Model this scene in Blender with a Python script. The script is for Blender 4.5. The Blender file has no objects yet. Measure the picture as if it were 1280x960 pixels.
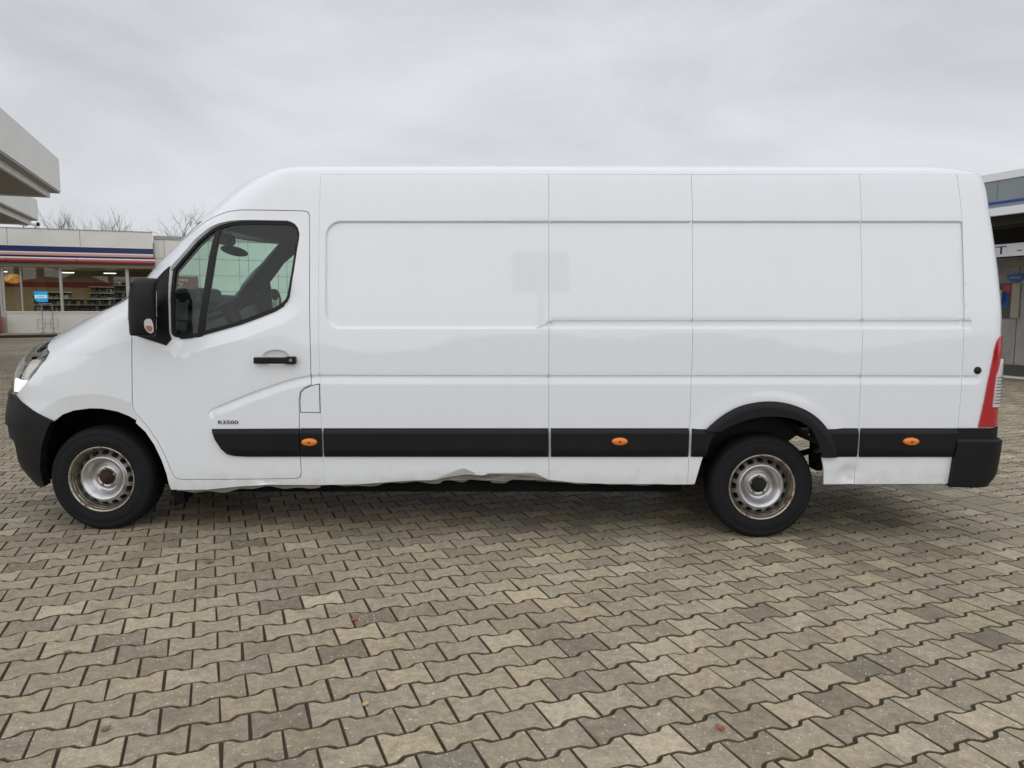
import bpy, bmesh, math, random
import numpy as np
from mathutils import Vector, Matrix
from mathutils.geometry import delaunay_2d_cdt
rnd = random.Random(7)
SC = bpy.context.scene
COL = SC.collection
R = math.radians

# ------------------------------------------------------------------ camera
cam_d = bpy.data.cameras.new('camera')
cam = bpy.data.objects.new('camera', cam_d); COL.objects.link(cam)
cam_d.sensor_fit = 'HORIZONTAL'; cam_d.sensor_width = 36.0
cam_d.lens = 36.0 * 924.0 / 1280.0
cam.location = (0.0, -4.72, 1.48)
cam.rotation_euler = (R(90 - 5.69), 0, 0)
cam_d.clip_start = 0.05; cam_d.clip_end = 2000
SC.camera = cam
# ------------------------------------------------------------------ world, sun, exposure
SUN_EL, SUN_AZ = R(42), R(198)          # azimuth clockwise from +Y : the light comes from behind the camera, a little left
w = bpy.data.worlds.new('World'); SC.world = w; w.use_nodes = True
nt = w.node_tree; nt.nodes.clear()
def wn(t, **k):
    n = nt.nodes.new(t)
    for a, b in k.items(): setattr(n, a, b)
    return n
out = wn('ShaderNodeOutputWorld')
sky = wn('ShaderNodeTexSky', sky_type='NISHITA', sun_disc=False)
sky.sun_elevation = SUN_EL; sky.sun_rotation = SUN_AZ
hs = wn('ShaderNodeHueSaturation'); hs.inputs['Saturation'].default_value = 0.25
bg1 = wn('ShaderNodeBackground'); bg1.inputs[1].default_value = 0.03
tc = wn('ShaderNodeTexCoord')
mp = wn('ShaderNodeMapping'); mp.inputs['Scale'].default_value = (1.0, 1.0, 2.6); mp.inputs['Rotation'].default_value = (0.0, 0.35, 0.2)
n1 = wn('ShaderNodeTexNoise'); n1.inputs['Scale'].default_value = 2.3; n1.inputs['Detail'].default_value = 7; n1.inputs['Roughness'].default_value = .56
n1.inputs['Distortion'].default_value = .35
cr = wn('ShaderNodeValToRGB')
cr.color_ramp.elements[0].position = .33; cr.color_ramp.elements[0].color = (.525, .545, .58, 1)
cr.color_ramp.elements[1].position = .70; cr.color_ramp.elements[1].color = (.735, .75, .775, 1)
bg2 = wn('ShaderNodeBackground'); bg2.inputs[1].default_value = 0.775
add = wn('ShaderNodeAddShader')
L = nt.links.new
L(sky.outputs[0], hs.inputs['Color']); L(hs.outputs[0], bg1.inputs[0])
L(tc.outputs['Generated'], mp.inputs[0]); L(mp.outputs[0], n1.inputs['Vector']); L(n1.outputs['Fac'], cr.inputs[0]); L(cr.outputs[0], bg2.inputs[0])
L(bg1.outputs[0], add.inputs[0]); L(bg2.outputs[0], add.inputs[1]); L(add.outputs[0], out.inputs[0])
sd = bpy.data.lights.new('sun', 'SUN'); sd.energy = 1.5; sd.angle = R(150); sd.color = (1, .98, .95)
so = bpy.data.objects.new('sun', sd); COL.objects.link(so)
sdir = Vector((math.sin(SUN_AZ) * math.cos(SUN_EL), math.cos(SUN_AZ) * math.cos(SUN_EL), math.sin(SUN_EL)))
so.rotation_euler = (-sdir).to_track_quat('-Z', 'Y').to_euler(); so.location = (0, -20, 30)
SC.view_settings.view_transform = 'Standard'; SC.view_settings.look = 'None'
SC.view_settings.gamma = 1; SC.view_settings.exposure = 0.10
SC.view_settings.use_curve_mapping = False

# ------------------------------------------------------------------ helpers : objects
def obj(name, mesh, mat=None, parent=None, loc=None, rotz=0.0):
    o = bpy.data.objects.new(name, mesh); COL.objects.link(o)
    if mat is not None and mesh is not None and not mesh.materials:
        for m in (mat if isinstance(mat, (list, tuple)) else [mat]): mesh.materials.append(m)
    if parent is not None: o.parent = parent
    if loc is not None: o.location = loc
    if rotz: o.rotation_euler = (0, 0, rotz)
    return o
def tag(o, label=None, cat=None, group=None, kind=None):
    if label: o['label'] = label
    if cat: o['category'] = cat
    if group: o['group'] = group
    if kind: o['kind'] = kind
    return o
def thing(name, label, cat, loc=(0, 0, 0), rotz=0.0, group=None):
    return tag(obj(name, None, None, None, loc, rotz), label, cat, group)
class MB:
    """collects simple solids, builds ONE mesh"""
    def __init__(s): s.v = []; s.f = []; s.sm = []; s.mi = []
    def _add(s, v, f, smooth=False, mi=0):
        o = len(s.v); s.v += [tuple(p) for p in v]
        for q in f: s.f.append([o + i for i in q]); s.sm.append(smooth); s.mi.append(mi)
    def box(s, a, b, mi=0, bev=0.0):
        (x0, y0, z0), (x1, y1, z1) = a, b
        if bev <= 0:
            v = [(x, y, z) for z in (z0, z1) for y in (y0, y1) for x in (x0, x1)]
            s._add(v, [(0, 2, 3, 1), (4, 5, 7, 6), (0, 1, 5, 4), (2, 6, 7, 3), (0, 4, 6, 2), (1, 3, 7, 5)], False, mi)
        else:
            bm = bmesh.new(); bmesh.ops.create_cube(bm, size=1)
            for q in bm.verts: q.co = Vector(((x0 + x1) / 2 + q.co.x * (x1 - x0), (y0 + y1) / 2 + q.co.y * (y1 - y0), (z0 + z1) / 2 + q.co.z * (z1 - z0)))
            bmesh.ops.bevel(bm, geom=bm.edges[:], offset=bev, segments=2, affect='EDGES', profile=.5)
            bm.verts.index_update()
            s._add([q.co[:] for q in bm.verts], [[q.index for q in f.verts] for f in bm.faces], False, mi); bm.free()
        return s
    def tube(s, pts, r, n=8, mi=0, cap=True, smooth=True):
        pts = [Vector(p) for p in pts]; k = len(pts)
        rr = r if isinstance(r, (list, tuple)) else [r] * k
        v = []; f = []
        up = None
        for i, p in enumerate(pts):
            t = (pts[min(i + 1, k - 1)] - pts[max(i - 1, 0)]).normalized()
            if up is None:
                up = Vector((0, 0, 1)) if abs(t.z) < .9 else Vector((1, 0, 0))
            e1 = t.cross(up).normalized(); e2 = e1.cross(t).normalized(); up = e2
            for j in range(n):
                a = 2 * math.pi * j / n
                v.append(p + e1 * (math.cos(a) * rr[i]) + e2 * (math.sin(a) * rr[i]))
        for i in range(k - 1):
            for j in range(n):
                f.append((i * n + j, i * n + (j + 1) % n, (i + 1) * n + (j + 1) % n, (i + 1) * n + j))
        s._add(v, f, smooth, mi)
        if cap: s._add(v[:n], [tuple(range(n))[::-1]], False, mi); s._add(v[-n:], [tuple(range(n))], False, mi)
        return s
    def lathe(s, prof, n=48, axis='y', c=(0, 0, 0), mi=0, smooth=True):
        v = []; f = []; k = len(prof)
        for (r, h) in prof:
            for j in range(n):
                a = 2 * math.pi * j / n
                if axis == 'y': v.append((c[0] + r * math.cos(a), c[1] + h, c[2] + r * math.sin(a)))
                elif axis == 'z': v.append((c[0] + r * math.cos(a), c[1] + r * math.sin(a), c[2] + h))
                else: v.append((c[0] + h, c[1] + r * math.cos(a), c[2] + r * math.sin(a)))
        for i in range(k - 1):
            for j in range(n):
                f.append((i * n + j, i * n + (j + 1) % n, (i + 1) * n + (j + 1) % n, (i + 1) * n + j))
        s._add(v, f, smooth, mi); return s
    def prism(s, poly, a, b, plane='xz', mi=0):
        """polygon extruded from a to b along the third axis"""
        n = len(poly)
        def P(q, h): return (q[0], h, q[1]) if plane == 'xz' else ((q[0], q[1], h) if plane == 'xy' else (h, q[0], q[1]))
        v = [P(q, a) for q in poly] + [P(q, b) for q in poly]
        f = [tuple(range(n)), tuple(range(2 * n - 1, n - 1, -1))] + [(i, i + n, (i + 1) % n + n, (i + 1) % n) for i in range(n)]
        s._add(v, f, False, mi); return s
    def mesh(s, name):
        m = bpy.data.meshes.new(name); m.from_pydata(s.v, [], s.f)
        m.polygons.foreach_set('use_smooth', s.sm); m.polygons.foreach_set('material_index', s.mi)
        bm = bmesh.new(); bm.from_mesh(m); bmesh.ops.recalc_face_normals(bm, faces=bm.faces[:]); bm.to_mesh(m); bm.free()
        return m
    def build(s, name, mat=None, parent=None, loc=None, rotz=0.0): return obj(name, s.mesh(name), mat, parent, loc, rotz)

# ------------------------------------------------------------------ helpers : materials
def mat(name, col, rough=.5, metal=0.0, coat=0.0, var=0.0, vscale=6.0, bump=0.0, bscale=60.0, emit=None, estr=0.0, spec=None):
    m = bpy.data.materials.new(name); m.use_nodes = True; t = m.node_tree; b = t.nodes['Principled BSDF']
    b.inputs['Base Color'].default_value = (*col, 1); b.inputs['Roughness'].default_value = rough; b.inputs['Metallic'].default_value = metal
    if coat: b.inputs['Coat Weight'].default_value = coat; b.inputs['Coat Roughness'].default_value = .04
    if spec is not None: b.inputs['Specular IOR Level'].default_value = spec
    tcn = t.nodes.new('ShaderNodeTexCoord')
    if var:
        n = t.nodes.new('ShaderNodeTexNoise'); n.inputs['Scale'].default_value = vscale; n.inputs['Detail'].default_value = 6; n.inputs['Roughness'].default_value = .6
        t.links.new(tcn.outputs['Object'], n.inputs['Vector'])
        mr = t.nodes.new('ShaderNodeMapRange'); mr.inputs[1].default_value = .25; mr.inputs[2].default_value = .75; mr.inputs[3].default_value = 1 - var; mr.inputs[4].default_value = 1 + var
        t.links.new(n.outputs['Fac'], mr.inputs[0])
        mx = t.nodes.new('ShaderNodeMix'); mx.data_type = 'RGBA'; mx.blend_type = 'MULTIPLY'; mx.inputs[0].default_value = 1
        mx.inputs[6].default_value = (*col, 1); t.links.new(mr.outputs[0], mx.inputs[7]); t.links.new(mx.outputs[2], b.inputs['Base Color'])
        mr2 = t.nodes.new('ShaderNodeMapRange'); mr2.inputs[3].default_value = max(0, rough - .1); mr2.inputs[4].default_value = min(1, rough + .1)
        t.links.new(n.outputs['Fac'], mr2.inputs[0]); t.links.new(mr2.outputs[0], b.inputs['Roughness'])
    if bump:
        n = t.nodes.new('ShaderNodeTexNoise'); n.inputs['Scale'].default_value = bscale; n.inputs['Detail'].default_value = 4
        t.links.new(tcn.outputs['Object'], n.inputs['Vector'])
        bp = t.nodes.new('ShaderNodeBump'); bp.inputs['Strength'].default_value = bump; bp.inputs['Distance'].default_value = .004
        t.links.new(n.outputs['Fac'], bp.inputs['Height']); t.links.new(bp.outputs[0], b.inputs['Normal'])
    if emit and var: t.links.new(mx.outputs[2], b.inputs['Emission Color'])
    if emit: b.inputs['Emission Color'].default_value = (*emit, 1); b.inputs['Emission Strength'].default_value = estr
    return m
def glass(name, tint, rough=0.0, f0=1.5, base=0.0):
    m = bpy.data.materials.new(name); m.use_nodes = True; t = m.node_tree; t.nodes.clear()
    o = t.nodes.new('ShaderNodeOutputMaterial'); mx = t.nodes.new('ShaderNodeMixShader'); tr = t.nodes.new('ShaderNodeBsdfTransparent'); gl = t.nodes.new('ShaderNodeBsdfGlossy')
    fr = t.nodes.new('ShaderNodeFresnel'); fr.inputs[0].default_value = f0
    ge = t.nodes.new('ShaderNodeNewGeometry'); im = t.nodes.new('ShaderNodeMapRange'); im.inputs[3].default_value = f0; im.inputs[4].default_value = 1 / f0
    t.links.new(ge.outputs['Backfacing'], im.inputs[0]); t.links.new(im.outputs[0], fr.inputs[0])
    tr.inputs[0].default_value = (*tint, 1); gl.inputs['Roughness'].default_value = rough
    t.links.new(fr.outputs[0], mx.inputs[0]); t.links.new(tr.outputs[0], mx.inputs[1]); t.links.new(gl.outputs[0], mx.inputs[2]); t.links.new(mx.outputs[0], o.inputs[0])
    return m
def paint_white():
    m = mat('white_paint', (.80, .81, .82), .32, 0, 1.0); t = m.node_tree; b = t.nodes['Principled BSDF']
    g = t.nodes.new('ShaderNodeTexCoord')
    # thin road film: blotchy grime and short drip streaks of their own shape
    mp = t.nodes.new('ShaderNodeMapping'); mp.inputs['Scale'].default_value = (2.2, 2.2, .55)
    n = t.nodes.new('ShaderNodeTexNoise'); n.inputs['Scale'].default_value = 3.0; n.inputs['Detail'].default_value = 8; n.inputs['Roughness'].default_value = .65
    t.links.new(g.outputs['Object'], mp.inputs[0]); t.links.new(mp.outputs[0], n.inputs['Vector'])
    r1 = t.nodes.new('ShaderNodeMapRange'); r1.inputs[1].default_value = .5; r1.inputs[2].default_value = .85; r1.inputs[3].default_value = 0; r1.inputs[4].default_value = .10
    t.links.new(n.outputs['Fac'], r1.inputs[0])
    # splash dirt on the sills
    sp = t.nodes.new('ShaderNodeSeparateXYZ'); t.links.new(g.outputs['Object'], sp.inputs[0])
    n2 = t.nodes.new('ShaderNodeTexNoise'); n2.inputs['Scale'].default_value = 9; n2.inputs['Detail'].default_value = 8; n2.inputs['Roughness'].default_value = .7
    t.links.new(g.outputs['Object'], n2.inputs['Vector'])
    zz = t.nodes.new('ShaderNodeMapRange'); zz.inputs[1].default_value = .62; zz.inputs[2].default_value = .33; zz.inputs[3].default_value = -.45; zz.inputs[4].default_value = .18
    t.links.new(sp.outputs[2], zz.inputs[0])
    ad = t.nodes.new('ShaderNodeMath'); ad.operation = 'ADD'; t.links.new(n2.outputs['Fac'], ad.inputs[0]); t.links.new(zz.outputs[0], ad.inputs[1])
    r2 = t.nodes.new('ShaderNodeMapRange'); r2.inputs[1].default_value = .45; r2.inputs[2].default_value = .85; r2.inputs[3].default_value = 0; r2.inputs[4].default_value = .5
    t.links.new(ad.outputs[0], r2.inputs[0])
    mxm = t.nodes.new('ShaderNodeMath'); mxm.operation = 'MAXIMUM'; t.links.new(r1.outputs[0], mxm.inputs[0]); t.links.new(r2.outputs[0], mxm.inputs[1])
    mx = t.nodes.new('ShaderNodeMix'); mx.data_type = 'RGBA'; mx.inputs[6].default_value = (.785, .815, .86, 1); mx.inputs[7].default_value = (.50, .47, .41, 1)
    t.links.new(mxm.outputs[0], mx.inputs[0]); t.links.new(mx.outputs[2], b.inputs['Base Color'])
    r3 = t.nodes.new('ShaderNodeMapRange'); r3.inputs[3].default_value = 1.0; r3.inputs[4].default_value = .2
    t.links.new(mxm.outputs[0], r3.inputs[0]); t.links.new(r3.outputs[0], b.inputs['Coat Weight'])
    return m
M = {}
M['paint'] = paint_white()
M['plastic'] = mat('black_plastic', (.0062, .0065, .0078), .5, var=.4, vscale=5, bump=.12, bscale=500, spec=.26)
M['rubber'] = mat('black_rubber', (.006, .006, .007), .5, spec=.35)
M['tyre'] = mat('tyre_rubber', (.0085, .009, .011), .75, var=.35, vscale=7, bump=.25, bscale=120, spec=.25)
M['dark'] = mat('underbody_black', (.006, .006, .006), .85, var=.3, spec=.15)
M['liner'] = mat('liner_grey', (.018, .019, .019), .7, var=.25, vscale=9)
M['lining'] = mat('cab_lining_grey', (.032, .036, .036), .8, var=.1)
M['dash'] = mat('dashboard_dark', (.02, .021, .023), .5, var=.3, vscale=20)
M['seat'] = mat('seat_fabric', (.03, .032, .036), .9, bump=.3, bscale=200)
M['glass'] = glass('green_tinted_glass', (.76, .94, .88))
M['lens'] = glass('clear_lens', (.92, .93, .93))
M['pane'] = glass('shop_glass', (.80, .82, .80))
M['mirror'] = mat('mirror_glass', (.8, .82, .82), .02, 1.0)
M['chrome'] = mat('bright_reflector', (.78, .78, .78), .3, .6)
M['hl_dark'] = mat('headlight_bezel', (.26, .26, .28), .3, .2)
M['drl'] = mat('daytime_lamp', (.9, .9, .85), .3, emit=(1, .97, .88), estr=.85)
M['orange'] = mat('amber_lens', (.75, .20, .01), .2, 0, .6)
M['amberdot'] = mat('amber_core', (.35, .05, .01), .3)
M['red'] = mat('red_lens', (.42, .006, .012), .08, 0, 1.0)
M['clearlamp'] = mat('ribbed_clear_lens', (.66, .66, .67), .12, .1, 1.0)
M['rib'] = mat('lens_rib_grey', (.12, .12, .125), .3, .2)
M['bowl'] = mat('silver_bowl', (.42, .43, .44), .3, .35)
M['cream'] = mat('cream_reflector', (.72, .71, .58), .3)
M['badge'] = mat('badge_grey', (.10, .10, .11), .35, .3)
M['flange'] = mat('sill_flange', (.24, .225, .20), .6, var=.35, vscale=8)
M['leafred'] = mat('red_leaf', (.42, .06, .05), .7); M['leaftan'] = mat('tan_leaf', (.52, .33, .16), .7); M['leafbrown'] = mat('brown_leaf', (.22, .11, .055), .8)
def rim_mat(name, steel, rust, amount):
    m = mat(name, steel, .30, .92); t = m.node_tree; b = t.nodes['Principled BSDF']
    g = t.nodes.new('ShaderNodeTexCoord'); n = t.nodes.new('ShaderNodeTexNoise'); n.inputs['Scale'].default_value = 17; n.inputs['Detail'].default_value = 9; n.inputs['Roughness'].default_value = .72
    t.links.new(g.outputs['Object'], n.inputs['Vector'])
    r = t.nodes.new('ShaderNodeMapRange'); r.inputs[1].default_value = 1 - amount; r.inputs[2].default_value = 1 - amount + .12; t.links.new(n.outputs['Fac'], r.inputs[0])
    mx = t.nodes.new('ShaderNodeMix'); mx.data_type = 'RGBA'; mx.inputs[6].default_value = (*steel, 1); mx.inputs[7].default_value = (*rust, 1)
    t.links.new(r.outputs[0], mx.inputs[0]); t.links.new(mx.outputs[2], b.inputs['Base Color'])
    r2 = t.nodes.new('ShaderNodeMapRange'); r2.inputs[3].default_value = .92; r2.inputs[4].default_value = .05; t.links.new(r.outputs[0], r2.inputs[0]); t.links.new(r2.outputs[0], b.inputs['Metallic'])
    r3 = t.nodes.new('ShaderNodeMapRange'); r3.inputs[3].default_value = .30; r3.inputs[4].default_value = .85; t.links.new(r.outputs[0], r3.inputs[0]); t.links.new(r3.outputs[0], b.inputs['Roughness'])
    return m
M['rim'] = rim_mat('silver_rim', (.56, .56, .57), (.13, .06, .035), .40)
M['flangerim'] = rim_mat('tarnished_rim_edge', (.52, .47, .39), (.09, .045, .028), .50)
M['barrel'] = rim_mat('stained_rim_barrel', (.27, .245, .21), (.075, .04, .026), .52)
M['rust'] = mat('rusty_hub', (.035, .012, .009), .85, var=.5, vscale=40, bump=.5, bscale=90)
M['nut'] = mat('wheel_nut', (.28, .22, .18), .5, .5, var=.3, vscale=50)
M['slot'] = mat('slot_dark', (.008, .008, .009), .9)

# ------------------------------------------------------------------ the van's surface, in metres (x along the van, z up, inset from the widest side plane)
TUM = [(0.2, .03), (.45, .006), (.8, 0), (1.1, .002), (1.4, .014), (1.75, .05), (2.1, .1), (2.3, .135), (2.35, .148), (2.385, .165), (2.41, .195), (2.425, .245), (2.437, .33), (2.45, .48), (2.46, .75), (2.464, 1.0)]
XF = [(0.25, -3.401), (0.5, -3.56), (0.72, -3.592), (0.9, -3.562), (1.05, -3.529), (1.2, -3.427), (1.32, -3.2), (1.42, -3.003), (1.55, -2.766), (1.8, -2.51), (2.05, -2.262), (2.2, -2.095), (2.3, -1.973), (2.38, -1.835), (2.42, -1.73), (2.45, -1.221), (2.464, -1.0)]
LF = [(0.25, 0.944), (0.9, 1.016), (1.2, 0.918), (1.42, 0.63), (1.55, 0.59), (2.05, 0.523), (2.3, 0.511), (2.464, 0.414)]
PF = [(0.25, 3.), (1.0, 3.), (1.4, 2.6), (1.6, 2.4), (2.464, 2.4)]
XR = [(0.25, 3.22), (0.7, 3.25), (1.42, 3.254), (1.6, 3.242), (2.1, 3.185), (2.35, 3.139), (2.42, 2.829), (2.464, 2.533)]
LR, PR, CC, TS = .2, 3.0, 5.0, .6
HW = 1.035
ACEN = -TS * math.pi / 2; AREAR = CC + TS * math.pi / 2
def lin(z, T): return np.interp(z, [r[0] for r in T], [r[1] for r in T])
def pch(z, T):
    xs = np.array([r[0] for r in T], float); ys = np.array([r[1] for r in T], float)
    h = np.diff(xs); dl = np.diff(ys) / h; n = len(xs); m = np.zeros(n)
    for i in range(1, n - 1):
        if dl[i - 1] * dl[i] > 0:
            w1 = 2 * h[i] + h[i - 1]; w2 = h[i] + 2 * h[i - 1]; m[i] = (w1 + w2) / (w1 / dl[i - 1] + w2 / dl[i])
    m[0] = dl[0]; m[-1] = dl[-1]
    z = np.clip(np.asarray(z, float), xs[0], xs[-1]); k = np.clip(np.searchsorted(xs, z, side='right') - 1, 0, n - 2); t = (z - xs[k]) / h[k]
    return ((1 + 2 * t) * (1 - t) ** 2 * ys[k] + t * (1 - t) ** 2 * h[k] * m[k] + t * t * (3 - 2 * t) * ys[k + 1] + t * t * (t - 1) * h[k] * m[k + 1])
def S(a, z):
    a = np.asarray(a, float); z = np.asarray(z, float)
    xf = pch(z, XF); lf = lin(z, LF); p = lin(z, PF); xr = pch(z, XR); H = HW - pch(z, TUM)
    x0 = xf + lf; x1 = xr - LR
    th = np.clip(-a / TS, 0, np.pi / 2); tr = np.clip((a - CC) / TS, 0, np.pi / 2); ff = a < 0; rr = a > CC
    sn = np.where(rr, np.sin(tr), np.sin(th)); cs = np.where(rr, np.cos(tr), np.cos(th)); pp = np.where(rr, PR, p)
    e = np.maximum(sn, 1e-9) ** (2 / pp); v = np.maximum(cs, 1e-9) ** (2 / pp)
    x = np.where(ff, x0 - lf * e, np.where(rr, x1 + LR * e, x0 + (x1 - x0) * a / CC))
    return np.stack([x, -np.where(ff | rr, H * v, H), z], -1)
def a_of(x, z):
    x = np.asarray(x, float); z = np.asarray(z, float)
    xf = pch(z, XF); lf = lin(z, LF); p = lin(z, PF); xr = pch(z, XR); x0 = xf + lf; x1 = xr - LR
    e = np.clip((x0 - x) / lf, 0, 1); er = np.clip((x - x1) / LR, 0, 1)
    return np.where(x < x0, -TS * np.arcsin(e ** (p / 2)), np.where(x > x1, CC + TS * np.arcsin(er ** (PR / 2)), (x - x0) / (x1 - x0) * CC))
def unit(n): return n / np.maximum(np.linalg.norm(n, axis=-1, keepdims=True), 1e-12)
def N0(a, z, e=8e-4):
    return unit(np.cross(S(a + e, z) - S(a - e, z), S(a, z + e) - S(a, z - e)))
def PP(a, z, d):
    b = S(a, z)
    if d is None: return b
    return b - N0(a, z) * d(b[..., 0], z)[..., None]
def sst(t): t = np.clip(t, 0, 1); return t * t * (3 - 2 * t)
def resample(poly, step, closed=True):
    o = []; n = len(poly)
    for i in range(n if closed else n - 1):
        a = poly[i]; b = poly[(i + 1) % n]; k = max(1, int(math.ceil(math.hypot(b[0] - a[0], b[1] - a[1]) / step)))
        for j in range(k): o.append((a[0] + (b[0] - a[0]) * j / k, a[1] + (b[1] - a[1]) * j / k))
    if not closed: o.append(tuple(poly[-1]))
    return o
def smooth_poly(poly, it=1):
    for _ in range(it):
        o = []; n = len(poly)
        for i in range(n):
            a = poly[i]; b = poly[(i + 1) % n]
            o += [(a[0] * .75 + b[0] * .25, a[1] * .75 + b[1] * .25), (a[0] * .25 + b[0] * .75, a[1] * .25 + b[1] * .75)]
        poly = o
    return poly
def offset_poly(poly, d):
    """grow (d>0) a closed polygon"""
    n = len(poly); A = sum(poly[i][0] * poly[(i + 1) % n][1] - poly[(i + 1) % n][0] * poly[i][1] for i in range(n)); sg = 1 if A > 0 else -1
    o = []
    for i in range(n):
        p, q, r = poly[i - 1], poly[i], poly[(i + 1) % n]
        n1 = (q[1] - p[1], -(q[0] - p[0])); n2 = (r[1] - q[1], -(r[0] - q[0]))
        l1 = math.hypot(*n1) or 1; l2 = math.hypot(*n2) or 1
        nx = n1[0] / l1 + n2[0] / l2; nz = n1[1] / l1 + n2[1] / l2; l = nx * nx + nz * nz
        k = 2 / max(l, .8)
        o.append((q[0] + sg * d * nx * k, q[1] + sg * d * nz * k))
    return o
def pip(loops, X, Z):
    ins = np.zeros(X.shape, bool)
    for lp in loops:
        n = len(lp)
        for i in range(n):
            x1, z1 = lp[i]; x2, z2 = lp[(i + 1) % n]
            if z1 == z2: continue
            c = ((z1 > Z) != (z2 > Z)) & (X < (x2 - x1) * (Z - z1) / (z2 - z1) + x1); ins ^= c
    return ins
def skin(name, outline, material, parent, mode='x', d=None, lines=(), holes=(), rim=.012, res=.04, step=.02, mirror=True, link=True):
    """a piece of the van's skin: outline in (x,z) or (a,z), meshed on the curved surface with exact normals"""
    def conv(p):
        p = np.array(p)
        return [tuple(q) for q in (np.stack([a_of(p[:, 0], p[:, 1]), p[:, 1]], 1) if mode == 'x' else p)]
    loops = [conv(resample(outline, step))] + [conv(resample(h, step)) for h in holes]
    vs = []; es = []
    for lp in loops:
        o = len(vs); n = len(lp); vs += lp; es += [(o + i, o + (i + 1) % n) for i in range(n)]
    B = np.array(vs)
    for ln in lines:
        q = np.array(conv(resample(ln, step * 1.2, False))); ok = pip(loops, q[:, 0], q[:, 1])
        dmin = np.array([np.min(np.abs(B - p).sum(1)) for p in q]); ok &= dmin > .004
        last = None
        for i, p in enumerate(q):
            if ok[i]:
                vs.append(tuple(p))
                if last == i - 1 and i: es.append((len(vs) - 2, len(vs) - 1))
                last = i
    A = np.array(loops[0]); x0, z0 = A.min(0); x1, z1 = A.max(0)
    gx, gz = np.meshgrid(np.arange(x0 + res / 2, x1, res), np.arange(z0 + res / 2, z1, res)); gx = gx.ravel(); gz = gz.ravel()
    ok = pip(loops, gx, gz)
    E = np.array(vs)
    for i in np.where(ok)[0]:
        if np.min((E[:, 0] - gx[i]) ** 2 + (E[:, 1] - gz[i]) ** 2) > (res * .35) ** 2: vs.append((gx[i], gz[i]))
    r = delaunay_2d_cdt([Vector(p) for p in vs], es, [], 0, 1e-6)
    V = np.array([v[:] for v in r[0]]); T = np.array([f for f in r[2]])
    c = V[T].mean(1); T = T[pip(loops, c[:, 0], c[:, 1])]
    used = np.unique(T); mp_ = -np.ones(len(V), int); mp_[used] = np.arange(len(used)); V = V[used]; T = mp_[T]
    a, z = V[:, 0], V[:, 1]
    P = PP(a, z, d); e = 6e-4
    N = unit(np.cross(PP(a + e, z, d) - PP(a - e, z, d), PP(a, z + e, d) - PP(a, z - e, d)))
    fn = np.cross(P[T[:, 1]] - P[T[:, 0]], P[T[:, 2]] - P[T[:, 0]])
    flip = (fn * N[T].mean(1)).sum(1) < 0; T[flip] = T[flip][:, ::-1]
    verts = [tuple(p) for p in P]; nrm = [tuple(n) for n in N]; faces = [tuple(int(i) for i in t) for t in T]
    if rim:
        cnt = {}
        for t in faces:
            for k in range(3):
                q = (t[k], t[(k + 1) % 3]); cnt[tuple(sorted(q))] = cnt.get(tuple(sorted(q)), []) + [q]
        for q in cnt.values():
            if len(q) == 1:
                i, j = q[0]; o = len(verts)
                pi, pj = P[i], P[j]; qi, qj = pi - N[i] * rim, pj - N[j] * rim
                fnn = np.cross(pj - pi, N[i]); fnn = fnn / max(np.linalg.norm(fnn), 1e-12)
                verts += [tuple(pj), tuple(pi), tuple(qi), tuple(qj)]; nrm += [tuple(fnn)] * 4; faces.append((o, o + 1, o + 2, o + 3))
    m = bpy.data.meshes.new(name); m.from_pydata(verts, [], faces); m.update()
    m.polygons.foreach_set('use_smooth', [True] * len(m.polygons))
    m.normals_split_custom_set_from_vertices(nrm)
    if not link: return m
    o = obj(name, m, material, parent)
    if mirror: mir(o)
    return o
def mir(o):
    c = o.copy(); COL.objects.link(c); c.parent = o.parent; c.scale = (1, -1, 1); c.location = (o.location.x, -o.location.y, o.location.z)
    for k in list(c.keys()):
        if k == 'label': del c[k]
    for ch in [q for q in o.children]:
        k = ch.copy(); COL.objects.link(k); k.parent = c
    return c

# ------------------------------------------------------------------ ground frame
SLOPE = 0.0113                                  # the yard falls gently to the right
def gz(x): return -SLOPE * x
TH = R(20.8); UX, UY = math.cos(TH), math.sin(TH)          # the station's own axes
def UV(u, v): return (u * UX - v * UY, u * UY + v * UX)
def uvz(u, v): x, y = UV(u, v); return (x, y, gz(x))

# ------------------------------------------------------------------ THE VAN
van = thing('panel_van', 'white high roof long panel van with black side mouldings, rusty steel wheels and dented sill', 'van', (0, HW, 0))
DOOR = [(-2.473, 1.563), (-2.43, 1.317), (-2.438, 1.061), (-2.445, 0.88), (-2.437, 0.839), (-2.415, 0.808), (-2.35, 0.724), (-2.293, 0.635), (-2.247, 0.53), (-2.216, 0.434), (-2.198, 0.396), (-2.158, 0.38), (-1.772, 0.383), (-1.402, 0.388), (-1.375, 0.402), (-1.368, 0.434), (-1.37, 0.672), (-1.367, 0.906), (-1.359, 0.958), (-1.336, 0.981), (-1.287, 1.004), (-1.287, 1.215), (-1.289, 1.419), (-1.291, 1.775), (-1.294, 2.086), (-1.307, 2.109), (-1.343, 2.117), (-1.589, 2.122), (-1.744, 2.123), (-1.828, 2.115), (-1.916, 2.09), (-1.988, 2.06), (-2.065, 2.01), (-2.184, 1.919), (-2.299, 1.816), (-2.387, 1.716), (-2.439, 1.637)]
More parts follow.
